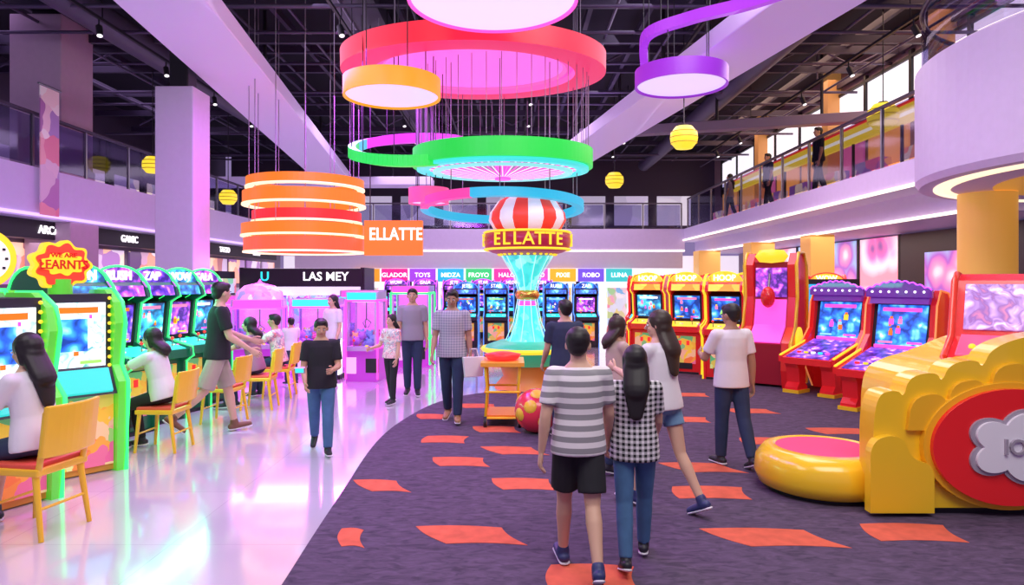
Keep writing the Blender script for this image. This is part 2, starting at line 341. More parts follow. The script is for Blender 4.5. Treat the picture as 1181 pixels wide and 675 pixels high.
sg=pattern('shelf_goods',[(.9,.2,.3),(.95,.9,.9),(.2,.5,.8),(.9,.7,.2),(.2,.7,.4)],5,.6)
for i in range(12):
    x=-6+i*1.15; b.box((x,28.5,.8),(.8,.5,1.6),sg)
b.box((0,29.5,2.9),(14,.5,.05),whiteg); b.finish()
b=B('kiosk_shop'); kx,ky=-5.2,17
b.box((kx,ky,1.95),(3.0,.3,.45),black); b.text('LAS MEY',.3,(kx+.6,ky-.16,1.97),(90,0,0),whiteg); b.text('U',.32,(kx-.9,ky-.16,1.97),(90,0,0),cyang)
b.box((kx,ky+1.0,1.1),(3.0,.1,2.2),mat('shop_white_glow')); 
for i in range(6): b.box((kx-1.25+i*.5,ky+.6,.75),(.4,.4,1.5),pattern('goods2',[(.9,.1,.6),(.3,.1,.8),(.9,.9,1),(.1,.6,.8)],6,.7))
b.box((kx-1.5,ky+.5,1.1),(.1,1.2,2.2),dark); b.box((kx+1.5,ky+.5,1.1),(.1,1.2,2.2),dark); b.finish()
b=B('display_shelf'); 
for i in range(3):
    b.box((-7.1,15+i*1.1-.8,1.05),(.5,.95,2.1),dark)
    for k in range(4): b.box((-6.83,15+i*1.1-.8,.4+k*.45),(.06,.85,.35),sg); b.box((-7.1,15+i*1.1-1.28,.4+k*.45),(.45,.04,.35),sg)
b.finish()

# ---------------------------------------------------------------- hanging fixtures
def wires(b,c,Rr,z,n=6,m=black,top=7.6,r=.008):
    for i in range(n):
        a=2*math.pi*i/n+.3; p=(c[0]+Rr*math.cos(a),c[1]+Rr*math.sin(a)); b.cyl((p[0],p[1],z),(p[0],p[1],top),r,m,n=6)
def tilt(c,deg): return Matrix.Translation(c)@Matrix.Rotation(R(deg),4,'X')@Matrix.Translation((-c[0],-c[1],-c[2]))
def disc(c,Rr,h,side,face,rimw=.06,name='disc_pendant_light'):
    b=B(name); z=c[2]
    b.lathe([(Rr,0),(Rr,h)],c,side,n=72); b.lathe([(Rr,h),(0,h)],c,side,n=72); b.lathe([(Rr,0),(Rr-rimw,0),(Rr-rimw-.01,.03)],c,side,n=72)
    b.lathe([(Rr-rimw-.01,.03),(0,.03)],c,face,n=72); wires(b,c,Rr*.7,z+h,5); return b.finish()
disc((-.24,8.5,5.33),1.06,.22,pinkg,glow('lavender_bright',(.85,.72,1),.95),.03)
disc((-1.79,10.2,4.6),.72,.27,glow('amber_glow',(1,.38,.01),.85),lavg,.03)
disc((2.6,10.5,4.85),.7,.25,glow('violet_side',(.32,.03,.65),.75),lavg,.03)
disc((-1.5,12.3,3.25),.36,.28,glow('rose_side',(.95,.1,.35),.8),lavg,.03)
b=B('ring_chandelier'); c=(-.66,12,5.48); T=tilt(c,4.6)
b.lathe([(2.29,0),(2.29,.3)],c,glow('red_side',(.95,.02,.05),.85),n=96,M=T); b.lathe([(2.29,.3),(0,.32)],c,black,n=96,M=T); b.lathe([(2.29,0),(1.95,-.02),(1.76,.0)],c,glow('red_under',(.85,.015,.13),.85),n=96,M=T); b.lathe([(1.76,0),(1.74,.1)],c,glow('red_lip',(1,.12,.5),1),n=96,M=T)
b.lathe([(1.74,.1),(1.62,.06)],c,glow('magenta_step',(1,.06,.5),.9),n=96,M=T); b.lathe([(1.62,.06),(1.55,.1)],c,glow('red_lip'),n=96,M=T); b.lathe([(1.55,.1),(0,.1)],c,glow('magenta_disc',(1,.14,.75),.95),n=96,M=T)
wires(b,c,1.9,5.72,10,mat('wire_gray',(.3,.28,.33),.5)); b.finish()
def ribbon(name,pts,h,t,mats,wr=True):
    b=B(name); n=len(pts)
    for i in range(n-1):
        a=Vector(pts[i]);c=Vector(pts[i+1]);d=(c-a);q=Vector((-d.y,d.x,0)).normalized()*t/2
        m=mats(i/(n-1))
        vs=[a-q,a+q,c+q,c-q]; vs=vs+[v+Vector((0,0,h)) for v in vs]
        b.add(vs,[(0,3,2,1),(4,5,6,7),(0,1,5,4),(2,3,7,6),(1,2,6,5),(3,0,4,7)],m,False)
        if wr and i%8==3: b.cyl(a+Vector((0,0,h)),(a.x,a.y,7.6),.008,black,n=6)
    return b.finish()
P=[(2.05,10.6,5.2),(2.05,10.3,5.5),(2.6,9.9,5.6),(3.1,9.2,5.5),(3.35,8.4,5.35),(3.6,7.5,5.25)]
pts=[]
for i in range(len(P)-1):
    p0=Vector(P[max(i-1,0)]);p1=Vector(P[i]);p2=Vector(P[i+1]);p3=Vector(P[min(i+2,len(P)-1)])
    for j in range(8):
        t=j/8; pts.append(.5*((2*p1)+(p2-p0)*t+(2*p0-5*p1+4*p2-p3)*t*t+(3*p1-p0-3*p2+p3)*t**3))
ribbon('ribbon_pendant_light',pts,.16,.12,lambda t:glow('ribbon_violet',(.38,.04,.7),.8))
pts=[]
for i in range(61):
    a=R(50+i*4.1); pts.append((-1.69+1.12*math.cos(a),12.1+1.12*math.sin(a),4.12+.42*math.sin(a)))
ribbon('ribbon_pendant_light',pts,.18,.13,lambda t:glow('ribbon_purple2',(.6,.05,.6),.85) if t<.42 else (glow('ribbon_teal',(.05,.6,.45),.85) if t<.5 else glow('ribbon_green',(.02,.75,.08),.85)))
b=B('spoked_ring_chandelier'); c=(-.16,12,3.84); T=tilt(c,2)
b.lathe([(1.57,0),(1.57,.3),(1.42,.3),(1.42,0)],c,glow('green_band',(.02,.72,.07),.8),n=96,closed=True,M=T,smooth=False)
b.lathe([(1.5,-.06),(1.5,0),(1.3,0),(1.3,-.06)],c,glow('aqua_ring',(.06,.75,.75),.95),n=96,closed=True,M=T)
b.lathe([(1.22,-.1),(1.22,-.06),(1.1,-.06),(1.1,-.1)],c,glow('aqua_pale',(.3,.8,.8),.95),n=96,closed=True,M=T)
b.lathe([(1.4,.12),(0,.12)],c,mat('smoke_disc',(.2,.12,.25),.4,emit=(.6,.12,.5),es=.4),n=64,M=T)
for i in range(56):
    a=2*math.pi*i/56; b.cyl((c[0]+.12*math.cos(a),c[1]+.12*math.sin(a),c[2]-.16),(c[0]+1.42*math.cos(a),c[1]+1.42*math.sin(a),c[2]+.0),.010,pinkg if i%2 else glow('spoke_pale',(.95,.85,1),.95),n=6)
b.cyl((c[0],c[1],c[2]-.2),(c[0],c[1],c[2]+.1),.14,pinkg)
for i in range(40):
    a=2*math.pi*i/40; b.cyl((c[0]+1.5*math.cos(a),c[1]+1.5*math.sin(a),c[2]+.3),(c[0]+1.5*math.cos(a),c[1]+1.5*math.sin(a),5.4),.006,mat('wire_gray'),n=5)
b.finish()
b=B('ring_pendant_light'); c=(-.18,12.6,3.15); T=tilt(c,-4)
b.lathe([(1.5,0),(1.5,.15),(1.36,.15),(1.36,0)],c,glow('cyan_ring',(.02,.45,.7),.9),n=96,closed=True,a0=-110,a1=190,M=T,smooth=False)
b.lathe([(1.5,0),(1.5,.15),(1.36,.15),(1.36,0)],c,glow('rose_ring',(.9,.06,.38),.85),n=30,closed=True,a0=190,a1=250,M=T,smooth=False)
wires(b,c,1.41,3.29,10,mat('wire_gray')); b.finish()
b=B('tiered_ring_chandelier')
for i,(z,Rr,h,mm,dx) in enumerate([(3.62,1.08,.16,org,.02),(3.3,1.12,.22,org,0),(2.98,1.0,.18,redg,.05),(2.72,1.12,.2,org,-.02),(2.42,1.1,.24,glow('coral',(1,.13,.05),.9),.0)]):
    c=(-3.94+dx,13,z); b.lathe([(Rr,0),(Rr,h),(Rr-.1,h),(Rr-.1,0)],c,mm,n=72,closed=True,smooth=False)
    b.lathe([(Rr+.015,-.03),(Rr+.015,0),(Rr-.12,0),(Rr-.12,-.03)],c,glow('peach_led',(1,.68,.42),1.6),n=72,closed=True)
wires(b,(-3.94,13),1.0,2.5,12,mat('wire_gray')); b.finish()
for x,y,z,r in [(3.4,13.5,4.70,.27),(3.0,20,4.82,.27),(-8.0,15.2,4.45,.22),(-7.9,19,4.2,.24),(7.5,13.8,5.2,.3),(-10.5,15.5,5.0,.25)]:
    b=B('globe_pendant_lamp'); b.lathe([(0,-r*.85),(r*.6,-r*.8),(r*.95,-r*.35),(r,0),(r*.95,r*.35),(r*.6,r*.8),(0,r*.85)],(x,y,z),glow('lantern',(1,.75,.04),1.0),n=32)
    for k in (-.4,0,.4): b.lathe([(r*(1.0-abs(k)*.12),-.008),(r*(1.02-abs(k)*.12),0),(r*(1.0-abs(k)*.12),.008)],(x,y,z+k*r),mat('lantern_rib',(.6,.4,.02),.5),n=32)
    b.cyl((x,y,z+r*.8),(x,y,z+r*.95),r*.3,black); b.cyl((x,y,z+r*.9),(x,y,7.6),.012,black,n=6); b.finish()
b=B('hanging_sign'); b.box((-2.25,13,2.68),(1.1,.15,.66),glow('sign_orange',(1,.2,.02),.85)); b.text('ELLATTE',.33,(-2.2,12.91,2.74),(90,0,0),whiteg,sx=.8)
for x in(-2.7,-1.8): b.cyl((x,13,3.0),(x,13,7.6),.01,black,n=6)
b.finish()

# ---------------------------------------------------------------- central attraction
b=B('balloon_carousel_tower'); cx,cy=.27,12
prof=[(.02,3.42),(.3,3.38),(.52,3.25),(.66,3.05),(.68,2.92),(.6,2.78),(.48,2.7)]
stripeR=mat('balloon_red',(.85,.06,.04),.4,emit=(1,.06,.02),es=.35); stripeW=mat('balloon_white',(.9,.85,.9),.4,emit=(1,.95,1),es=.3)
for i in range(16):
    b.lathe(prof,(cx,cy,0),stripeR if i%2 else stripeW,n=4,a0=i*22.5,a1=(i+1)*22.5)
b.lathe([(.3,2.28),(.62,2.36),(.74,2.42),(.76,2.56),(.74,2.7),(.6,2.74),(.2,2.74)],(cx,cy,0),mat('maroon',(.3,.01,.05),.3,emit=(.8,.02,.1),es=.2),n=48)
for z in (2.41,2.71): b.lathe([(.75,-.02),(.78,0),(.75,.02)],(cx,cy,z),yelg,n=48)
for i in range(28):
    a=2*math.pi*i/28; b.sph((cx+.5*math.cos(a),cy+.5*math.sin(a),2.33),.03,yelg,8)
txt='ELLATTE'
for k in range(3):
    for i,ch in enumerate(txt):
        a=R(-90+k*120+(i-3)*14); b.text(ch,.3,(cx+.78*math.cos(a),cy+.78*math.sin(a),2.56),(90,0,math.degrees(a)+90),yelg)
b.lathe([(.44,2.3),(.38,2.22),(.22,1.95),(.14,1.7),(.13,1.6),(.16,1.45),(.22,1.15),(.3,.9),(.38,.8)],(cx,cy,0),pattern('aqua_facets',[(.02,.5,.5),(.08,.8,.7),(.03,.65,.65),(.3,.9,.8)],9,.8),n=32)
for i in range(10):
    a=2*math.pi*i/10; b.tube([(cx+r*math.cos(a),cy+r*math.sin(a),z) for r,z in [(.45,2.3),(.24,1.95),(.15,1.65),(.24,1.15),(.39,.8)]],.009,glow('aqua_tube',(.5,.95,.9),1),n=6)
b.lathe([(.1,1.52),(.19,1.55),(.22,1.62),(.19,1.69),(.1,1.72)],(cx,cy,0),mat('gold_knob',(.9,.5,.1),.25,.8),n=24)
b.lathe([(.15,1.52),(.17,1.45),(.15,1.4)],(cx,cy,0),pinkg,n=24)
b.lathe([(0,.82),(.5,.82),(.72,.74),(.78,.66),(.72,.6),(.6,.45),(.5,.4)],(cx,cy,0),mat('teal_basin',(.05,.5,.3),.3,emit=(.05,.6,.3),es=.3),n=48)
b.lathe([(.79,.64),(.82,.68),(.79,.72),(.74,.7)],(cx,cy,0),yelg,n=48)
b.lathe([(.5,.42),(.42,.2),(.55,.06),(.58,.0)],(cx,cy,0),mat('orange_base',(.9,.3,.05),.4),n=40)
b.finish()
b=B('toy_cart'); x,y=-.12,8.95
ym=yellow
for sx in (-.22,.22):
    for sy in (-.3,.3):
        b.cyl((x+sx-.02,y+sy,.07),(x+sx+.02,y+sy,.07),.07,black); b.cyl((x+sx-.022,y+sy,.07),(x+sx+.022,y+sy,.07),.035,ym)
        b.tube([(x+sx,y+sy,.1),(x+sx*.9,y+sy*.5,.45),(x+sx,y+sy,.78)],.018,ym)
for z in (.12,.45,.78):
    for sx in (-.22,.22): b.cyl((x+sx,y-.3,z),(x+sx,y+.3,z),.015,orange if z==.45 else ym)
    for sy in (-.3,.3): b.cyl((x-.22,y+sy,z),(x+.22,y+sy,z),.015,ym)
b.box((x,y,.8),(.55,.7,.05),mat('orange_tray',(.95,.45,.05),.35)); b.box((x,y,.14),(.42,.58,.03),orange); b.lathe([(.2,.84),(.24,.9),(.1,.93),(0,.93)],(x,y,0),redg); b.finish()
b=B('toy_ball')
bc=Vector((.30,8.35,.275))
b.sph(bc,.27,mat('ball_red',(.85,.04,.08),.25,coat=.5),24)
for a,e in [(250,20),(290,-20),(215,-5),(330,25),(270,60),(10,10),(90,20),(160,30)]:
    d=Vector((math.cos(R(a))*math.cos(R(e)),math.sin(R(a))*math.cos(R(e)),math.sin(R(e)))); q=d.to_track_quat('Z','Y').to_matrix()
    b.sph(bc+d*.24,(.09,.09,.04),mat('ball_yellow',(.95,.6,.05),.3),12,q)
b.finish()

# ---------------------------------------------------------------- arcade machines
scr1=pattern('screen_pink',[(.95,.85,.95),(.95,.3,.75),(.55,.08,.7),(.2,.05,.45),(.06,.02,.2)],9,1.1,'d')
scr2=pattern('screen_cyan',[(.95,1,1),(.25,.9,.95),(.06,.55,.8),(.03,.22,.5),(.02,.07,.2)],8,1.1,'d')
scr3=pattern('screen_blue',[(.9,.95,1),(.2,.7,1),(.04,.32,.95),(.02,.12,.6),(.01,.04,.25)],7,1.2,'d')
scr4=pattern('screen_purple',[(.9,.8,1),(.6,.2,1),(.2,.07,.75),(.08,.03,.4),(.03,.01,.18)],9,1.1,'d')
kids=pattern('kids_graphics',[(.9,.1,.05),(.95,.6,.05),(.1,.5,.2),(.95,.85,.3),(.8,.1,.3)],7,.35)
lime=glow('lime_pix',(.4,1,.15),1.0); sky=glow('sky_pix',(.3,.75,1),1.0); hot=glow('hot_pix',(1,.25,.5),1.0)
def arc(c,r,a0,a1,n=8): return [(c[0]+r*math.cos(R(a0+(a1-a0)*i/n)),c[1]+r*math.sin(R(a0+(a1-a0)*i/n))) for i in range(n+1)]
def hud(b,p0,p1,W,seed,off=.006):
    # game graphics drawn as thin raised shapes on a sloping screen: title bar, score bars, characters
    rnd=random.Random(seed); dy,dz=p1[0]-p0[0],p1[1]-p0[1]; L=math.hypot(dy,dz); ny,nz=-dz/L,dy/L
    def q(x0,x1,t0,t1,m,o=off):
        a=(p0[0]+dy*t0,p0[1]+dz*t0); c=(p0[0]+dy*t1,p0[1]+dz*t1)
        b.prism([a,c,(c[0]+ny*o,c[1]+nz*o),(a[0]+ny*o,a[1]+nz*o)],x0*W,x1*W,m)
    ms=[yelg,hot,lime,sky,whiteg,pinkg,org]
    q(-.8,.8,.84,.93,rnd.choice(ms)); q(-.9,-.3,.05,.1,rnd.choice(ms)); q(.3,.9,.05,.1,rnd.choice(ms))
    for k in range(5):
        x=rnd.uniform(-.8,.6); t=rnd.uniform(.18,.66); s=rnd.uniform(.1,.22); m=rnd.choice(ms)
        q(x,x+s,t,t+s*.7,m,.004+.001*k); q(x+s*.2,x+s*.8,t+s*.7,t+s*.7+.06,rnd.choice(ms),.004+.001*k)
SEED=[0]
def upright(loc,rz,body=dark,trim=greeng,scr=scr1,marq=scr2,w=.72,sc=1,word=None,deck=cyang,name='arcade_machine'):
    b=B(name); hw=w/2; SEED[0]+=1
    prof=[(-.34,0),(.4,0),(.42,1.0),(.42,1.72)]+arc((.12,1.7),.3,0,130,8)+[(-.2,1.78),(-.24,1.66),(-.08,1.58),(-.02,1.1),(-.16,1.04),(-.44,.98),(-.46,.86),(-.34,.78)]
    for s in (-1,1):
        b.prism(prof,s*hw-.025,s*hw+.025,body); b.tube([(s*(hw+.027),p[0],p[1]) for p in prof],.016,trim,6,closed=True)
    x0=hw-.025
    b.box((0,.05,.42),(w-.05,.66,.78),body); b.box((0,-.29,.48),(w*.7,.02,.55),kids)
    b.box((0,-.29,.16),(w*.5,.03,.12),black); b.box((-.08,-.3,.62),(.06,.02,.09),redg); b.box((.08,-.3,.62),(.06,.02,.09),redg)
    b.prism([(-.42,.84),(-.42,.95),(-.1,1.03),(.35,1.03),(.35,.8)],-x0,x0,body)
    b.prism([(-.41,.955),(-.41,.962),(-.12,1.045),(-.12,1.03)],-x0+.03,x0-.03,deck)
    for sx in (-.17,.17):
        b.cyl((sx,-.3,.98),(sx-.01,-.31,1.09),.008,steel,n=8); b.sph((sx-.01,-.31,1.1),.024,redg,10)
        for k in range(3): b.cyl((sx+.06+k*.045-.02,-.26+.02*(k%2),.99),(sx+.06+k*.045-.02,-.26+.02*(k%2),1.012),.017,[yelg,whiteg,pinkg][k],n=10)
    b.prism([(.0,1.05),(-.05,1.58),(.38,1.7),(.38,1.0)],-x0,x0,black)
    b.prism([(-.012,1.1),(-.062,1.56),(-.05,1.56),(.0,1.1)],-x0+.05,x0-.05,scr)
    hud(b,(-.0125,1.1),(-.0625,1.56),x0-.06,SEED[0])
    top=[(-.19,1.67),(-.17,1.8),(.0,1.95),(.12,1.98),(.38,1.8),(.38,1.68)]
    b.prism(top,-x0,x0,body); b.prism([(-.215,1.67),(-.18,1.8),(-.165,1.8),(-.19,1.67)],-x0+.02,x0-.02,marq)
    cr=[(-hw,1.84)]+[(hw*math.cos(R(180-i*10)),1.84+.2*math.sin(R(i*10))) for i in range(1,18)]+[(hw,1.84)]
    b.prism(cr,-.12,-.07,marq,ax='y'); b.tube([(p[0],-.125,p[1]) for p in cr],.014,trim,6)
    b.text(word or ['STAR','NEON','RUSH','ZAP','WOW','GALA','JETS'][SEED[0]%7],.16,(0,-.135,1.92),(90,0,0),whiteg,sx=.9)
    b.box((0,.02,.02),(w*.9,.7,.04),black)
    return b.finish(loc,rz,sc)
gd=glow('deck_teal',(.03,.7,.65),.95)
for i,(y,s,mq) in enumerate([(7.5,scr1,scr2),(8.25,scr4,scr1),(9.0,scr2,scr4),(9.75,scr1,scr2),(10.5,scr2,scr1)]):
    upright((-4.85,y,0),72,body=mat('cab_black_green',(.015,.09,.06),.3,coat=.4,emit=(.02,1,.4),es=.03),trim=greeng,scr=s,marq=mq,sc=1.0,deck=gd,w=.7)
def signmachine(loc,rz,clock=False,sc=1):
    b=B('redemption_game_machine'); g=mat('lime_gloss',(.14,.65,.05),.3,coat=.5,emit=(.1,1,.05),es=.25)
    prof=[(-.38,0),(.4,0),(.4,1.5),(.25,1.72),(-.1,1.72),(-.3,1.6),(-.36,1.4),(-.28,1.0),(-.42,.85),(-.42,.7)]
    for s in (-1,1): b.prism(prof,s*.4-.04,s*.4+.04,g); b.tube([(s*.445,p[0],p[1]) for p in prof],.02,greeng,6,closed=True)
    b.box((0,.05,.38),(.74,.72,.74),mat('cab_orange',(.8,.35,.05),.35)); b.box((0,-.32,.4),(.7,.03,.66),kids)
    for s in (-1,1): b.box((s*.442,.02,.35),(.01,.6,.6),kids)
    b.prism([(-.4,.74),(-.26,1.0),(.3,1.0),(.3,.7)],-.36,.36,dark); b.prism([(-.41,.78),(-.3,.98),(-.28,.98),(-.39,.76)],-.32,.32,gd)
    b.box((0,.06,1.32),(.74,.6,.72),dark); b.box((0,-.25,1.3),(.62,.02,.6),pattern('screen_white',[(.3,.8,.7),(.85,.95,.9),(.8,.9,.95),(.15,.45,.45)],7,.9,'n'))
    b.box((0,-.27,1.3),(.3,.015,.3),scr3); hud(b,(-.26,1.0),(-.262,1.6),.3,77,.012)
    for i in range(9): 
        b.sph((-.34,-.27,1.0+i*.08),.018,yelg,8); b.sph((.34,-.27,1.0+i*.08),.018,yelg,8)
    b.cyl((0,-.05,1.68),(0,-.05,1.82),.1,g)
    n=48
    if clock:
        zc=2.0; o=[(.24*math.cos(2*math.pi*i/n),zc+.24*math.sin(2*math.pi*i/n)) for i in range(n)]
        o2=[(.18*math.cos(2*math.pi*i/n),zc+.18*math.sin(2*math.pi*i/n)) for i in range(n)]
        b.prism(o,-.12,.02,yelg,ax='y'); b.prism(o2,-.14,-.12,mat('clock_face',(.9,.9,.8),.4,emit=(1,1,.85),es=.5),ax='y')
        for i in range(12):
            a=R(i*30); b.box((.15*math.cos(a),-.145,zc+.15*math.sin(a)),(.02,.01,.02),black)
        b.box((.03,-.15,zc+.03),(.012,.01,.1),black,(0,30,0)); b.box((-.03,-.15,zc+.01),(.08,.01,.012),black)
    else:
        zc=1.95
        def cloud(k): return [((.24*k+.02*math.cos(9*t))*math.cos(t),zc+(.22*k+.02*math.cos(9*t))*math.sin(t)) for t in [2*math.pi*i/72 for i in range(72)]]
        b.prism(cloud(1),-.1,.02,yelg,ax='y'); b.prism(cloud(.86),-.125,-.1,mat('sign_red',(.8,.05,.03),.4,emit=(1,.06,.02),es=.5),ax='y'); b.prism([(p[0],zc+(p[1]-zc)*.62+.01) for p in cloud(.72)],-.135,-.12,yelg,ax='y')
        b.text('LEARNTS',.12,(0,-.145,zc-.0),(90,0,0),red,sx=.82); b.text('WE ARE',.06,(0,-.145,zc+.09),(90,0,0),red)
    return b.finish(loc,rz,sc)
signmachine((-4.4,6.62,0),52,False,1.03)
signmachine((-4.4,5.6,0),65,True,1.02)
for i in range(5): upright((-1.3+i*.85,19.5,0),0,scr=[scr3,scr2,scr3,scr3,scr1][i],marq=scr3,trim=glow('blue_trim',(.1,.3,1),1.4),sc=.9)
for i in range(6): upright((-3.8+i*.95,22.5,0),0,scr=[scr1,scr3,scr2,scr4,scr3,scr2][i],marq=scr1,trim=purpg,sc=.95)
for i,(x,y) in enumerate([(3.0,14.9),(3.6,14.0),(4.1,13.1),(5.0,14.5)]):
    upright((x,y,0),-28,body=red,trim=yelg,scr=[scr2,scr3,scr3,scr3][i],marq=pattern('marq_yel',[(.95,.5,.03),(1,.75,.1),(.9,.25,.03)],5,.8),word='HOOP',w=.66,deck=yelg)
for i,(x,y) in enumerate([(3.3,17),(4.2,17.5),(5.2,17.5),(6.2,16.5),(6.9,15)]): upright((x,y,0),-20,body=red,trim=redg,scr=[scr3,scr3,scr2,scr3,scr3][i],marq=pattern('marq_yel'),word=None)
def claw(loc,rz,neon=purpg,w=.85,h=1.75,inner=pinkg,dome=False):
    b=B('claw_machine'); hw=w/2
    fr=mat('claw_frame',(.6,.45,.75),.3,.2)
    b.box((0,0,.3),(w,w,.6),mat('claw_base',(.4,.06,.45),.3,emit=(.7,.05,.8),es=.35)); b.box((0,-hw-.06,.62),(w*.8,.16,.08),fr); b.cyl((-.12,-hw-.08,.66),(-.12,-hw-.08,.76),.01,steel); b.sph((-.12,-hw-.08,.77),.025,redg,10); b.cyl((.12,-hw-.08,.66),(.12,-hw-.08,.68),.03,yelg)
    b.box((.2,-hw-.005,.3),(.24,.02,.26),black); b.box((-.2,-hw-.005,.3),(.2,.02,.3),glow('panel_pink',(1,.45,.9),1))
    for sx in (-1,1):
        for sy in (-1,1): b.box((sx*(hw-.03),sy*(hw-.03),(h+.6)/2),(.06,.06,h-.6),fr); b.cyl((sx*hw,sy*hw,.05),(sx*hw,sy*hw,h),.022,neon,n=8)
    for z in (.62,h): 
        b.tube([(-hw,-hw,z),(hw,-hw,z),(hw,hw,z),(-hw,hw,z)],.022,neon,8,closed=True)
    for s in (-1,1): b.box((0,s*(hw-.02),(h+.6)/2),(w-.12,.01,h-.62),cglass); b.box((s*(hw-.02),0,(h+.6)/2),(.01,w-.12,h-.62),cglass)
    b.box((0,0,h+.08),(w,w,.16),fr); b.box((0,-hw-.01,h+.08),(w*.9,.02,.13),inner); b.box((0,0,h-.02),(w*.7,w*.7,.02),whiteg)
    b.box((0,hw-.06,(h+.6)/2),(w-.1,.02,h-.7),mat('claw_back',(.6,.2,.6),.4,emit=(1,.2,.9),es=.8))
    b.cyl((0,0,h-.03),(0,0,h-.35),.012,steel)
    for k in range(3):
        a=k*2.1; b.tube([(0,0,h-.35),(.09*math.cos(a),.09*math.sin(a),h-.42),(.03*math.cos(a),.03*math.sin(a),h-.52)],.01,steel,6)
    tc=[mat('toy%d'%i,c,.8) for i,c in enumerate([(.9,.2,.4),(.95,.8,.2),(.3,.6,.9),(.95,.9,.9),(.6,.3,.8),(.3,.8,.4)])]
    for k in range(26):
        p=(random.uniform(-hw+.12,hw-.12),random.uniform(-hw+.12,hw-.15),.66+random.random()*.2); m=random.choice(tc); b.sph(p,.08,m,8); b.sph((p[0]-.05,p[1],p[2]+.07),.03,m,6); b.sph((p[0]+.05,p[1],p[2]+.07),.03,m,6)
    if dome:
        b.lathe([(hw*.95,h+.16),(hw*.9,h+.3),(hw*.6,h+.42),(.05,h+.48),(0,h+.56)],(0,0,0),pattern('dome_art',[(.2,.3,.9),(.8,.15,.7),(.8,.7,.95)],7,.7),n=24)
    return b.finish(loc,rz)
claw((-4.95,13.4,0),15,dome=True,h=1.35,w=.95); claw((-3.95,13.9,0),5,inner=cyang,h=1.35,w=.9); claw((-5.9,14.7,0),20,h=1.4)
claw((-2.75,12.9,0),-5,neon=pinkg,inner=cyang,h=1.5,w=.6); claw((-3.3,15.2,0),0,neon=cyang,h=1.5); claw((-2.2,15.2,0),0,h=1.6,neon=greeng)
b=B('neon_light_panel'); b.box((-3.32,13.1,.65),(.06,.3,1.15),whiteg); b.box((-3.32,13.1,.04),(.14,.4,.08),black); b.finish()

def deckcab(loc,rz,scr,sc=1):
    b=B('deck_arcade_machine'); pur=mat('purple_gloss',(.15,.02,.3),.25,coat=.5,emit=(.3,.03,.8),es=.2); SEED[0]+=1
    side=[(-.28,.5),(.05,0),(.5,0),(.52,1.55),(.4,1.68),(.12,1.72),(-.02,1.5),(-.08,1.05),(-.35,.78)]
    for s in (-1,1):
        b.prism(side,s*.45-.04,s*.45+.04,red); b.tube([(s*.495,p[0],p[1]) for p in side],.015,mat('orange_trim',(.95,.35,.1),.3,emit=(1,.3,.1),es=.5),6,closed=True)
        ped=[(-1.0,0),(-.68,0),(-.68,.1),(-.76,.18),(-.76,.42),(-.66,.56),(-1.04,.52),(-.96,.42),(-.93,.18),(-1.0,.1)]
        b.prism(ped,s*.3-.11,s*.3+.11,red); b.box((s*.3,-.84,.03),(.28,.36,.06),yellow)
        b.prism([(-1.08,.52),(-.2,.72),(-.2,.84),(-1.08,.62)],s*.45-.03,s*.45+.03,red)
        b.tube([(s*.45,-1.08,.63),(s*.45,-.2,.85)],.018,yelg,6)
    b.prism([(-1.1,.5),(-1.1,.6),(-.1,.86),(.1,.86),(.1,.6)],-.42,.42,red)
    b.prism([(-1.06,.612),(-.14,.853),(-.14,.862),(-1.06,.622)],-.36,.36,scr4)
    for k in range(5): b.cyl((-.24+k*.12,-.85,.672),(-.24+k*.12,-.85,.70),.035,[redg,yelg,whiteg,cyang,pinkg][k],n=12)
    b.box((0,.2,.4),(.84,.5,.78),red); b.prism([(-.04,.86),(.1,1.55),(.45,1.6),(.45,.8)],-.42,.42,black)
    b.prism([(-.055,.9),(.075,1.5),(.09,1.5),(-.04,.9)],-.35,.35,scr); hud(b,(-.056,.9),(.074,1.5),.34,SEED[0])
    b.prism([(-.08,1.52),(-.03,1.7),(.4,1.72),(.45,1.5)],-.41,.41,pur)
    n=40; cr=[(-.46,1.62)]+[(-.46+.92*i/n,1.72+.12*math.sin(math.pi*i/n)+.03*abs(math.sin(i*.7))) for i in range(n+1)]+[(.46,1.62)]
    b.prism(cr,-.1,-.05,pur,ax='y'); b.tube([(p[0],-.105,p[1]) for p in cr[1:-1]],.01,purpg,6)
    for k in range(7): b.sph((-.36+k*.12,-.115,1.7),.02,whiteg,8)
    b.box((0,-.06,.88),(.7,.06,.05),pinkg)
    return b.finish(loc,rz,sc)
deckcab((5.78,10.15,0),-52,scr3,1.0); deckcab((5.6,11.7,0),-52,scr3,1.0); 
b=B('punching_game_machine')
prof=[(-.5,0),(.4,0),(.45,1.6),(.38,2.05),(.2,2.25),(-.05,2.25),(-.2,2.05),(-.15,1.5),(-.25,1.0),(-.55,.75),(-.58,.3)]
for s in (-1,1): b.prism(prof,s*.36-.07,s*.36+.07,red); b.tube([(s*.435,p[0],p[1]) for p in prof],.03,yellow,8,closed=True)
b.prism([(-.48,.05),(.35,.05),(.38,2.0),(-.1,2.1),(-.1,1.5),(-.2,1.0),(-.5,.72)],-.3,.3,mat('maroon_panel',(.35,.01,.03),.3))
b.prism([(-.12,1.45),(-.21,1.0),(-.5,.74),(-.52,.76),(-.23,1.03),(-.14,1.46)],-.26,.26,pinkg); b.prism([(-.12,1.5),(-.115,2.0),(-.13,2.0),(-.14,1.5)],-.26,.26,scr1)
b.lathe([(0,.12),(.2,.1),(.27,0),(.2,-.1),(0,-.12)],(0,-.1,2.2),yelg,n=24)
b.sph((0,-.3,1.5),(.12,.12,.18),red); b.cyl((0,-.2,1.9),(0,-.28,1.6),.02,steel)
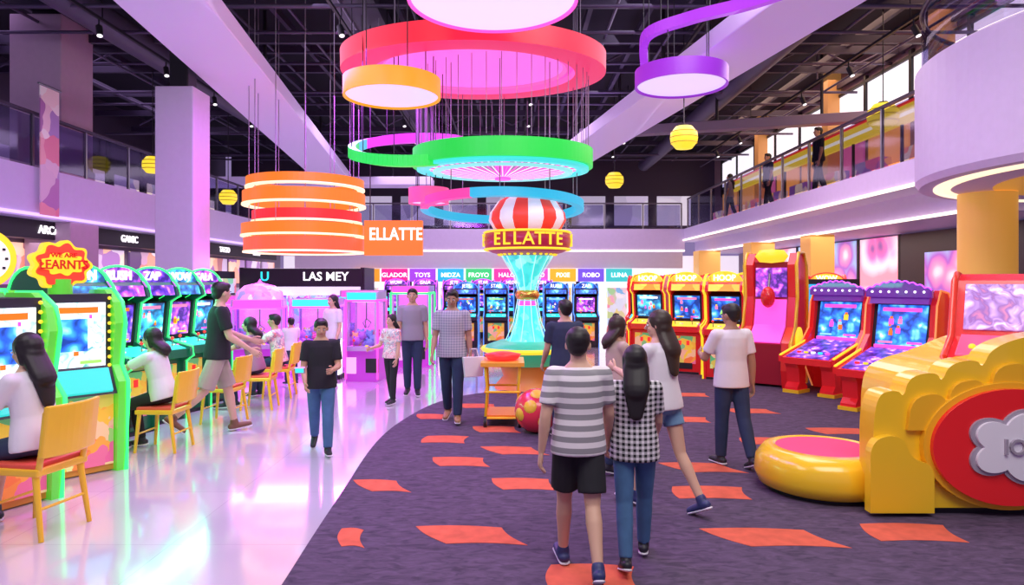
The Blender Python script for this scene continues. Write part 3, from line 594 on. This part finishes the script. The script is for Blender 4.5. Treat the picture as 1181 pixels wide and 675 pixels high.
for sx in (.44,-.46): b.lathe([(0,0),(.2,0),(.2,.02),(0,.02)],(0,0,0),yelg,M=Matrix.Translation((sx,-.1,.8))@Matrix.Rotation(R(90),4,'Y'))
b.finish((4.75,12.4,0),-38,1.05)
b=B('large_display_screen'); b.box((0,0,1.3),(1.4,.1,1.2),black); b.box((-.3,-.06,1.3),(.75,.02,1.0),glow('blue_display',(.03,.45,.95),1.1)); b.box((.4,-.06,1.3),(.45,.02,1.0),mat('display_dark',(.03,.02,.06),.2,emit=(.2,.05,.3),es=.2)); b.box((0,0,.35),(.2,.1,.7),black); b.box((0,0,.03),(1.0,.5,.06),black); b.finish((6.0,13.3,0),-15)

# foreground ride
b=B('kiddie_ride')
TP=[(2.86,.3),(2.86,.95),(3.05,1.0),(3.1,.93),(3.14,1.1),(3.36,1.14),(3.4,1.05),(3.46,1.2),(3.68,1.24),(3.72,1.16),(3.8,1.34),(4.2,1.45),(4.95,1.5)]
top=chaikin(TP,3)
b.prism([(2.86,.06)]+top+[(4.95,.06)],5.4,5.62,yellow,ax='y')
b.prism([(3.32,.06)]+chaikin([(3.32,.3),(3.32,1.0),(3.5,1.12),(3.8,1.2),(4.2,1.38),(4.95,1.42)],3)+[(4.95,.06)],5.6,6.5,yellow,ax='y')
step=[(2.80,.04)]+chaikin([(2.80,.3),(2.80,.62),(3.05,.66),(3.12,.46),(3.3,.42),(3.3,.2)],3)+[(3.3,.04)]
b.prism(step,5.33,5.42,yellow,ax='y')
for k,(x0,zz) in enumerate([(3.12,.93),(3.43,1.04),(3.77,1.17)]):
    b.prism(chaikin([(x0-.01,zz-.25),(x0+.02,zz),(x0+.22,zz+.05),(x0+.3,zz-.02)],2)+[(x0+.3,zz-.25)],5.36,5.42,mat('ride_amber',(.93,.5,.02),.3),ax='y')
b.prism([(2.9,0),(2.9,.1),(4.9,.1),(4.9,0)],5.44,6.45,black,ax='y')
def el(cx,cz,rx,rz,n=56): return [(cx+rx*math.cos(2*math.pi*i/n),cz+rz*math.sin(2*math.pi*i/n)) for i in range(n)]
b.prism(el(3.9,.56,.68,.50),5.34,5.41,mat('ride_amber'),ax='y'); b.prism(el(3.9,.56,.63,.455),5.3,5.36,red,ax='y')
def cl(k): return [(3.9+(.27*k+.045*abs(math.cos(2.5*t))*2-.05)*math.cos(t)*1.15,.57+(.23*k+.045*abs(math.cos(2.5*t))*2-.05)*math.sin(t)) for t in [2*math.pi*i/90 for i in range(90)]]
b.prism(cl(1.14),5.28,5.31,mat('cloud_gray',(.4,.35,.42),.4),ax='y'); b.prism(cl(1),5.26,5.29,mat('cloud_white',(.9,.87,.93),.35),ax='y'); b.text('IOB',.17,(3.92,5.25,.57),(90,0,0),mat('cloud_gray'))
ride=b.finish(bevel=.035,seg=3)
b=B('ride_platform')
b.cyl((2.78,6.1,.33),(2.78,6.1,.375),.40,mat('pink_pad',(.85,.05,.2),.6),n=56)
b.lathe([(.38,.34),(.41,.385),(.5,.37),(.57,.28),(.585,.15),(.55,.06),(.48,.03)],(2.78,6.1,0),yellow,n=56); b.cyl((2.78,6.1,0),(2.78,6.1,.05),.48,black,n=40)
plat=b.finish()
b=B('ride_console')
M=Matrix.Translation((4.3,5.95,0))@Matrix.Rotation(R(-42),4,'Z')
cp=[(-.5,1.0),(-.5,1.14),(-.42,1.2),(-.08,1.36),(.1,1.86),(.22,1.92),(.5,1.9),(.55,1.0)]
b.prism(cp,-.38,.38,red,M=M)
for s in (-1,1):
    tmp=[M@Vector((s*.39,p[0],p[1])) for p in cp]; b.tube(tmp,.03,mat('red_trim',(.9,.06,.03),.3,coat=.4),8,closed=True)
b.prism([(-.42,1.215),(-.1,1.37),(-.1,1.385),(-.42,1.23)],-.31,.31,mat('pink_deck',(.8,.08,.2),.3,emit=(1,.1,.25),es=.4),M=M)
b.prism([(-.065,1.42),(.08,1.82),(.065,1.83),(-.08,1.43)],-.30,.30,pattern('ride_screen',[(.8,.75,.9),(.5,.3,.7),(.25,.1,.4),(.6,.2,.4)],6,.6,'n'),M=M)
for k in range(4): 
    p=M@Vector((-.2+k*.13,-.3,1.29)); b.sph(p,.03,[yelg,whiteg,cyang,yelg][k],10)
cons=b.finish(bevel=.02)
plat.parent=ride; cons.parent=ride

def chair(loc,rz,sc=1):
    b=B('chair'); yc=mat('chair_yellow',(.95,.55,.03),.35,coat=.3)
    b.box((0,0,.44),(.42,.42,.05),yc); b.box((0,.01,.475),(.39,.38,.04),mat('seat_red',(.8,.1,.06),.5))
    for sx in (-.18,.18):
        b.cyl((sx,.17,.42),(sx*1.1,.21,0),.022,yc,.016); b.cyl((sx,-.17,.42),(sx*1.1,-.23,0),.022,yc,.016)
        b.tube([(sx,-.19,.44),(sx,-.22,.6),(sx,-.25,.84)],.02,yc)
    b.cyl((-.19,.19,.2),(.19,.19,.2),.01,yc); b.cyl((-.19,-.2,.2),(.19,-.2,.2),.01,yc)
    n=10; pts=[(-.22+.44*i/n,-.225-.05*math.sin(math.pi*i/n)) for i in range(n+1)]; vs=[];fs=[]
    for (x0,y0) in pts: vs+= [(x0,y0,.54),(x0,y0-.04,.88),(x0,y0-.075,.88),(x0,y0-.035,.54)]
    for i in range(n):
        for k in range(4): fs.append((i*4+k,(i+1)*4+k,(i+1)*4+(k+1)%4,i*4+(k+1)%4))
    fs+= [(0,1,2,3),(n*4,n*4+1,n*4+2,n*4+3)]
    b.add(vs,fs,yc,False)
    return b.finish(loc,rz,sc,bevel=.012)
chair((-3.55,5.1,0),80,1.1); chair((-3.85,7.55,0),88,1.0); chair((-3.8,9.0,0),85,1.0); chair((-3.7,10.0,0),95,1.0); chair((-3.75,11.0,0),95,1.0)

# ---------------------------------------------------------------- people
class Vol:
    def __init__(s): s.v=[];s.f=[]
    def rings(s,rs,u,v,n=14):
        o=len(s.v)
        for c,ru,rv in rs:
            for i in range(n):
                a=2*math.pi*i/n; s.v.append(Vector(c)+u*math.cos(a)*ru+v*math.sin(a)*rv)
        for k in range(len(rs)-1):
            for i in range(n): j=(i+1)%n; s.f.append((o+k*n+i,o+k*n+j,o+(k+1)*n+j,o+(k+1)*n+i))
        s.f.append(tuple(o+i for i in range(n))[::-1]); e=o+(len(rs)-1)*n; s.f.append(tuple(e+i for i in range(n)))
    def seg(s,p0,p1,r0,r1,side=Vector((1,0,0)),k=(1,1),c0=True,c1=True,n=14,mid=None):
        p0=Vector(p0);p1=Vector(p1);d=(p1-p0).normalized(); side=Vector(side)
        u=side-d*side.dot(d)
        if u.length<.1: u=Vector((0,1,0))-d*d.y
        if u.length<.1: u=Vector((0,0,1))-d*d.z
        u.normalize(); v=d.cross(u); rs=[]
        if c0:
            for t in (78,50,25): rs.append((p0-d*r0*math.sin(R(t)),r0*math.cos(R(t))*k[0],r0*math.cos(R(t))*k[1]))
        rs.append((p0,r0*k[0],r0*k[1]))
        if mid:
            for t,r in mid: rs.append((p0.lerp(p1,t),r*k[0],r*k[1]))
        rs.append((p1,r1*k[0],r1*k[1]))
        if c1:
            for t in (25,50,78): rs.append((p1+d*r1*math.sin(R(t)),r1*math.cos(R(t))*k[0],r1*math.cos(R(t))*k[1]))
        s.rings(rs,u,v,n)
    def ell(s,c,r,M=None,n=16):
        o=len(s.v);h=8
        for i in range(h+1):
            t=math.pi*(i+.0)/h; t=min(max(t,.05),math.pi-.05)
            for j in range(n):
                a=2*math.pi*j/n;p=Vector((r[0]*math.sin(t)*math.cos(a),r[1]*math.sin(t)*math.sin(a),r[2]*math.cos(t)))
                if M: p=M@p
                s.v.append(Vector(c)+p)
        for i in range(h):
            for j in range(n): s.f.append((o+i*n+j,o+(i+1)*n+j,o+(i+1)*n+(j+1)%n,o+i*n+(j+1)%n))
        s.f.append(tuple(o+j for j in range(n))); s.f.append(tuple(o+h*n+j for j in range(n))[::-1])
    def remesh(s,vox,it=3,fac=.5):
        me=bpy.data.meshes.new('v'); me.from_pydata([tuple(p) for p in s.v],[],s.f)
        bm=bmesh.new(); bm.from_mesh(me); bmesh.ops.recalc_face_normals(bm,faces=bm.faces); bm.to_mesh(me); bm.free()
        o=bpy.data.objects.new('v',me); COL.objects.link(o)
        r=o.modifiers.new('r','REMESH'); r.mode='VOXEL'; r.voxel_size=vox
        sm=o.modifiers.new('s','SMOOTH'); sm.factor=fac; sm.iterations=it
        dg=bpy.context.evaluated_depsgraph_get(); dg.update()
        e=bpy.data.meshes.new_from_object(o.evaluated_get(dg))
        res=([v.co.copy() for v in e.vertices],[tuple(p.vertices) for p in e.polygons])
        bpy.data.objects.remove(o); bpy.data.meshes.remove(me); bpy.data.meshes.remove(e); return res
skins=[mat('skin_a',(.60,.34,.22),.5),mat('skin_b',(.66,.40,.28),.5),mat('skin_c',(.42,.23,.15),.5)]
hairm=mat('hair_black',(.012,.009,.01),.5); hairb=mat('hair_brown',(.035,.018,.012),.5); eyew=mat('eye_white',(.8,.8,.8),.3); eyeb=mat('eye_iris',(.02,.01,.01),.2); lip=mat('lips',(.5,.15,.13),.5)
denim=mat('denim',(.06,.15,.30),.85,noise=.25); denimD=mat('denim_dark',(.02,.035,.09),.85,noise=.25); denimL=mat('denim_light',(.16,.30,.46),.85,noise=.2)
blackc=mat('black_cloth',(.015,.015,.02),.85,noise=.2); whitec=mat('white_cloth',(.78,.74,.78),.85,noise=.05); khaki=mat('khaki_cloth',(.42,.35,.28),.85,noise=.1); navyc=mat('navy_cloth',(.03,.04,.09),.85,noise=.2)
shoeD=mat('shoe_dark',(.02,.02,.03),.5); shoeW=mat('shoe_white',(.75,.72,.78),.5); shoeN=mat('shoe_navy',(.03,.04,.14),.5)
stripe=cloth_pattern('stripe_cloth','stripe',(.78,.74,.76),(.28,.27,.29),13.5); check=cloth_pattern('check_cloth','check',(.75,.72,.75),(.01,.01,.012),24); plaid=cloth_pattern('plaid_cloth','check',(.5,.48,.54),(.25,.26,.33),30); floral=pattern('floral_cloth',[(.9,.4,.5),(.95,.9,.8),(.3,.4,.5),(.9,.3,.3)],22,0)
X=Vector((1,0,0))
def person(name,x,y,head=0,h=1.7,z=0,lean=0,legs=((12,5),(-12,12)),arms=((5,8,10),(-5,8,10)),headyaw=0,headpitch=0,shirt=whitec,pants=denim,shorts=False,shoe=shoeD,hair='short',skin=0,female=False,seat=None,vox=.0115,longsleeve=False,hem=-.06,shortlen=.85,legab=(0,0),slim=1,hm=None):
    sk=skins[skin]; w=(.92 if female else 1)*slim; hm=hm or hairm
    body=Vol();sh=Vol();pa=Vol();ha=Vol();so=Vol();soles=[]
    b=B(name)
    sp=Vector((0,math.sin(R(lean)),math.cos(R(lean)))); P0=Vector((0,0,.92)); fw=Vector((0,math.cos(R(lean)),-math.sin(R(lean))))
    at=lambda t:P0+sp*t
    tr=[(at(-.06),.10,.075),(at(0),.145,.095),(at(.1),.14,.095),(at(.2),.122*(.95 if female else 1),.085),(at(.33),.145*w,.096),(at(.43),.15*w,.094),(at(.5),.10*w,.07),(at(.54),.06,.052)]
    body.rings(tr,X,fw,18)
    hd=at(.55)+Vector((0,.014,.100)); 
    body.seg(at(.48),hd-Vector((0,.012,.06)),.06*w,.054)
    HM=Matrix.Rotation(R(headyaw),3,'Z')@Matrix.Rotation(R(headpitch),3,'X')
    H=lambda p:hd+HM@Vector(p)
    body.ell(H((0,-.006,.018)),(.078,.094,.094),HM); body.ell(H((0,.022,-.045)),(.060,.066,.066),HM); body.ell(H((0,.055,-.085)),(.026,.022,.02),HM)
    body.seg(H((0,.084,.012)),H((0,.104,-.022)),.009,.014); 
    for s in (-1,1): body.ell(H((s*.081,-.002,-.008)),(.011,.02,.032),HM); body.ell(H((s*.034,.062,-.03)),(.022,.022,.02),HM)
    if hair=='short': ha.ell(H((0,-.022,.036)),(.089,.102,.094),HM); ha.ell(H((0,.035,.085)),(.066,.052,.036),HM); ha.ell(H((0,-.052,-.012)),(.074,.056,.07),HM)
    else:
        ha.ell(H((0,-.024,.03)),(.094,.105,.104),HM); ha.ell(H((0,-.045,-.03)),(.094,.075,.09),HM)
        bk=at(.33 if hair=='long' else .46)+fw*(-.135); mdp=H((0,-.07,-.06)).lerp(bk,.5)+Vector((0,-.012,0))
        for s in (-1,1): ha.seg(H((s*.075,-.01,.03)),H((s*.08,-.02,-.09)),.026,.02)
        ha.seg(H((0,-.055,-.05)),mdp,.1,.105,k=(1,.55)); ha.seg(mdp,bk-sp*(.06 if hair=='long' else 0),.105,.06,k=(1,.42))
    mz=9
    for i,s in enumerate((-1,1)):
        a,k=legs[i]; hp=P0+Vector((s*.084,0,-.02)); ab=R(legab[i])
        d1=Vector((s*math.sin(ab),math.sin(R(a)),-math.cos(R(a)))).normalized(); kn=hp+d1*.42
        a2=a-k; d2=Vector((s*math.sin(ab)*.3,math.sin(R(a2)),-math.cos(R(a2)))).normalized(); an=kn+d2*.41
        body.seg(hp,kn,.08*w,.054*w,mid=[(.5,.074*w)]); body.seg(kn,an,.052*w,.034,mid=[(.28,.057*w),(.6,.045*w)])
        pf=R(min(0,a2)*.75) if seat is None else R(min(0,a2)*.3)
        if a2>5: pf=R(min(a2*.8,18))
        fd=Vector((s*.12,math.cos(pf),math.sin(pf))).normalized(); fu=X.cross(fd).normalized()
        heel=an-fd*.035-fu*.035; toe=an+fd*.155-fu*.052
        so.seg(heel,toe,.043,.036,k=(1,.85),mid=[(.5,.043)]); so.seg(an+fu*.02,heel+fd*.03,.044,.046)
        soles.append((an-fd*.045-fu*.074,toe-fu*.022,fu))
        mz=min(mz,(heel-fu*.05).z,(toe-fu*.035).z)
        if shorts:
            e=hp.lerp(kn,shortlen); pa.seg(hp,e,.09*w,.100*w,c1=False,mid=[(.3,.096*w)])
        else:
            pa.seg(hp,kn,.09*w,.072*w,mid=[(.3,.092*w),(.6,.084*w)]); pa.seg(kn,an-d2*.01,.072*w,.056*w,c1=False,mid=[(.3,.071*w)])
    pa.rings([(at(-.1),.12,.09),(at(-.04),.162,.112),(at(.03),.162,.112),(at(.08),.15,.105)],X,fw,20)
    if seat is not None: pa.ell(at(-.02)-fw*.03,(.165,.115,.10))
    sh.rings([(at(hem),.196,.146),(at(hem+.05),.194,.144),(at(.05),.184,.136),(at(.18),.156 if female else .168,.120),(at(.33),.174*w,.126),(at(.42),.178*w,.118),(at(.47),.15*w,.098),(at(.505),.085,.074)],X,fw,22)
    for i,s in enumerate((-1,1)):
        a,ab,e=arms[i][:3]; inn=arms[i][3] if len(arms[i])>3 else 0
        shd=at(.445)+Vector((s*.172*w,0,0))
        d1=Vector((s*math.sin(R(ab)),math.sin(R(a))*math.cos(R(ab)),-math.cos(R(a))*math.cos(R(ab)))).normalized(); el_=shd+d1*.285
        a2=a+e; d2=Vector((s*math.sin(R(ab*.5-inn)),math.sin(R(a2)),-math.cos(R(a2)))).normalized(); wr=el_+d2*.245
        body.seg(at(.44)+Vector((s*.1,0,0)),shd,.06,.052*w); body.seg(shd,el_,.052*w,.040*w,mid=[(.4,.049*w)]); body.seg(el_,wr,.040*w,.025,mid=[(.25,.041*w)])
        u=X.cross(d2); u.normalize(); nrm=d2.cross(u).normalized()
        if nrm.dot(X*(-s))<0: nrm=-nrm
        pe=wr+d2*.085
        body.seg(wr,pe,.025,.036,side=u,k=(1,.5),mid=[(.5,.036)])
        for q,(off,ln) in enumerate([(.027,.07),(.009,.08),(-.010,.074),(-.027,.058)]):
            p0=wr+d2*.07+u*off; p1=pe+u*off*1.05+d2*ln*.45+nrm*.008; p2=p1+d2*ln*.4+nrm*.03; 
            b2=Vol(); b2.seg(p0,p1,.0095,.0088,n=8); b2.seg(p1,p2,.0088,.007,n=8); b.add([v for v in b2.v],b2.f,sk,True)
        b2=Vol(); t0=wr+d2*.025+u*.022; t1=t0+u*.032+d2*.035+nrm*.01; t2=t1+d2*.035+u*.006+nrm*.012; b2.seg(t0,t1,.012,.0105,n=8); b2.seg(t1,t2,.0105,.008,n=8); b.add(b2.v,b2.f,sk,True)
        sh.seg(at(.43)+Vector((s*.1,0,0)),shd,.075,.066*w)
        if longsleeve: sh.seg(shd,el_,.064*w,.05*w); sh.seg(el_,wr,.05*w,.036,c1=False)
        else: sh.seg(shd,shd.lerp(el_,.72),.066*w,.064*w,c1=False)
    for V,m,vx,it in ((body,sk,vox,2),(sh,shirt,vox*1.1,3),(pa,pants,vox*1.1,3),(so,shoe,vox*.9,2),(ha,hm,vox,2)):
        vs,fs=V.remesh(vx,it); b.add(vs,fs,m,True)
    for p0,p1,fu in soles:
        V=Vol(); V.seg(p0+fu*.008,p1+fu*.0,.036,.036,k=(1.1,.35)); b.add(V.v,V.f,shoeW,True); mz=min(mz,min(v.z for v in V.v))
    for s in (-1,1):
        b.sph(H((s*.031,.08,.004)),(.015,.011,.009),eyew,10,HM); b.sph(H((s*.031,.088,.004)),(.007,.006,.007),eyeb,8,HM); b.sph(H((s*.032,.085,.024)),(.019,.008,.004),hairm,8,HM)
    b.sph(H((0,.086,-.05)),(.022,.008,.007),lip,10,HM)
    k=h/1.7
    o=b.finish((x,y,z-mz*k),head,k,rec=True); return o
near=.0095
person('man',.42,4.32,3,1.56,legs=((14,4),(-12,20)),arms=((-8,12,14),(12,10,22)),headyaw=-14,headpitch=-8,shirt=stripe,pants=blackc,shorts=True,shortlen=.8,shoe=shoeN,skin=1,vox=near,hem=-.09)
person('girl',.80,4.45,-6,1.42,legs=((-10,14),(16,6)),arms=((12,8,20),(18,6,40)),headyaw=8,headpitch=-6,shirt=check,pants=denim,shoe=shoeD,hair='long',skin=1,female=True,vox=near,hem=-.11)
person('woman',1.22,5.5,40,1.62,lean=5,legs=((20,6),(-15,16)),arms=((28,10,75,20),(10,8,25)),headyaw=35,headpitch=-5,shirt=whitec,pants=denimL,shorts=True,shortlen=.45,shoe=shoeN,hair='long',skin=1,female=True,vox=near,hm=hairb)
person('woman',1.02,6.6,-75,1.5,legs=((6,4),(-6,8)),arms=((20,8,70,10),(25,8,80,10)),headyaw=20,shirt=mat('beige_cloth',(.55,.4,.35),.85),pants=denimD,hair='bob',skin=0,female=True,hm=hairb)
person('man',2.2,6.85,12,1.62,legs=((6,3),(-14,10)),arms=((25,14,70,25),(-3,12,10)),headyaw=25,headpitch=-10,shirt=whitec,pants=denimD,shoe=shoeD,skin=2,vox=near,hem=-.1)
person('man',.62,8.0,10,1.62,legs=((6,5),(-6,8)),arms=((10,8,30),(5,8,20)),headyaw=15,shirt=navyc,pants=denimD,skin=1)
person('man',-.79,9.0,178,1.73,legs=((10,4),(-10,12)),arms=((-3,9,12),(6,9,25)),headpitch=-12,shirt=plaid,pants=denimD,shoe=mat('shoe_tan',(.4,.2,.1),.5),skin=2,vox=near,hem=-.1)
b=B('tote_bag'); b.prism([(-.14,0),(.14,0),(.17,.3),(-.17,.3)],-.04,.04,whitec,ax='y'); b.tube([(-.08,0,.3),(-.05,0,.42),(.05,0,.42),(.08,0,.3)],.01,whitec); b.finish((-.50,8.86,.62),20,.85,bevel=.01)
person('boy',-2.07,7.4,195,1.46,legs=((16,6),(-16,18)),arms=((12,8,75,20),(6,8,40,10)),headyaw=5,headpitch=-14,shirt=blackc,pants=denim,shoe=shoeD,skin=0,vox=near,hem=-.1)
b=B('handheld_toy'); b.box((-2.2,7.08,.93),(.10,.03,.06),steel,(20,0,10)); b.box((-2.2,7.065,.93),(.08,.01,.045),cyang,(20,0,10)); b.finish()
person('man',-3.58,8.3,-60,1.86,lean=3,legs=((16,6),(-20,28)),arms=((25,8,45,10),(15,8,40)),headyaw=20,headpitch=-8,shirt=blackc,pants=khaki,shorts=True,shortlen=.95,shoe=mat('sandal_brown',(.2,.09,.05),.6),skin=1,vox=near,hem=-.08)
person('girl',-1.82,10.3,150,1.34,legs=((6,4),(-6,6)),arms=((5,8,15),(20,8,60)),shirt=floral,pants=blackc,hair='bob',skin=1,female=True)
person('man',-1.62,11.1,185,1.72,legs=((5,3),(-5,6)),arms=((-3,8,10),(5,8,20)),shirt=mat('gray_cloth',(.3,.27,.33),.85),pants=denimD,skin=0)
person('child',-3.95,12.2,40,1.2,legs=((5,3),(-5,6)),arms=((25,8,40),(20,8,40)),shirt=whitec,pants=navyc,skin=0)
person('woman',-3.2,12.2,150,1.6,legs=((5,3),(-5,6)),arms=((5,8,20),(5,8,20)),shirt=whitec,pants=denimD,hair='long',female=True,skin=1)
person('woman',-3.55,5.1,80,1.74,lean=8,legs=((75,84),(70,62)),arms=((30,10,50,10),(48,8,28)),headyaw=5,headpitch=-12,shirt=whitec,pants=navyc,shorts=True,shortlen=.75,shoe=shoeD,hair='long',skin=1,female=True,seat=.52,vox=near)
person('woman',-3.85,7.55,88,1.62,lean=14,legs=((74,72),(72,84)),arms=((62,8,18),(58,10,22)),headpitch=-10,shirt=whitec,pants=blackc,shoe=shoeD,hair='bob',skin=1,female=True,seat=.49,vox=near)
person('woman',-3.75,10.0,95,1.6,lean=10,legs=((74,72),(72,80)),arms=((58,8,20),(58,8,20)),shirt=mat('mauve_cloth',(.35,.15,.25),.85),pants=denimD,hair='bob',skin=0,female=True,seat=.49)
person('man',-3.75,11.0,95,1.6,lean=8,legs=((74,72),(72,80)),arms=((58,8,20),(58,8,20)),shirt=floral,pants=denimD,skin=0,seat=.49)
person('child',1.95,12.8,200,1.25,shirt=mat('coral_cloth',(.8,.2,.2),.85),pants=denim,skin=1,vox=.014)
person('man',7.45,16.6,90,1.7,z=3.9,shirt=blackc,pants=blackc,vox=.014); person('woman',7.5,23.5,60,1.65,z=3.9,shirt=mat('gray_cloth'),pants=denimD,hair='long',female=True,vox=.014)
person('man',7.5,20.0,100,1.7,z=3.9,shirt=navyc,pants=blackc,vox=.014)

# ---------------------------------------------------------------- lights
def area(name,loc,size,e,col,rot=(0,0,0)):
    l=bpy.data.lights.new(name,'AREA'); l.shape='RECTANGLE'; l.size=size[0]; l.size_y=size[1]; l.energy=e; l.color=col
    o=bpy.data.objects.new(name,l); o.location=loc; o.rotation_euler=[R(a) for a in rot]; COL.objects.link(o)
area('overhead_fill',(1.8,1.5,6.2),(5,3),330,(1,.94,.94),(18,0,0))  # unseen overhead area lights added as fill, no fixtures modelled
area('overhead_fill',(-4.5,3,6.2),(3,3),170,(.97,.92,1),(15,0,0))
area('overhead_fill',(3,7.5,6.6),(4,3),260,(1,.9,.92))
area('overhead_fill',(-3.2,8.5,5.4),(1.5,4),75,(.85,.65,1))
area('overhead_fill',(-2.2,6.2,5.2),(1.2,2.5),110,(.62,.12,1))  # purple light added to tint the white floor
area('overhead_fill',(-2.6,11.5,5.2),(1.6,4),330,(.62,.08,1))  # strong violet light added over the white floor for its colour
area('overhead_fill',(4,13,5.4),(3,5),170,(1,.78,.92))
area('overhead_fill',(-1,19,6.0),(8,4),260,(.85,.6,1))
area('overhead_fill',(0,25,5.8),(10,3),220,(1,.8,1))
area('cove_light',(8.0,19,2.95),(1.5,14),140,(1,.8,.75))
area('cove_light',(-9.0,14,2.6),(.6,14),50,(1,.75,.9))
area('balcony_light',(8.0,18,7.3),(1.5,14),190,(1,.62,.45))
area('balcony_light',(-10.5,15,7.3),(2,14),120,(.75,.5,1))
area('fascia_fill',(-3.5,13,6.3),(2,10),110,(.8,.6,1),(0,-55,0))  # unseen sideways pair added in the void to brighten the fascias
area('fascia_fill',(2.5,13,6.3),(2,10),110,(.9,.75,1),(0,55,0))
area('machine_fill_light',(-4.3,8.8,1.75),(.3,3.2),45,(.08,1,.45),(0,-25,0))  # green area light added to tint the floor, no LED strip behind it
area('machine_fill_light',(-4.0,13.0,2.2),(2.6,.4),70,(.95,.12,1),(-30,0,0))
w=bpy.data.worlds.new('world'); S.world=w; w.use_nodes=True
w.node_tree.nodes['Background'].inputs[0].default_value=(.55,.4,.85,1); w.node_tree.nodes['Background'].inputs[1].default_value=.45
# ---------------------------------------------------------------- camera
cam=bpy.data.cameras.new('camera'); cam.lens=24; cam.sensor_width=36; cam.shift_y=-12.5/1181
o=bpy.data.objects.new('camera',cam); o.location=(0,0,1.85); o.rotation_euler=(R(90),0,0); COL.objects.link(o); S.camera=o
S.view_settings.view_transform='Standard'; S.view_settings.look='None'
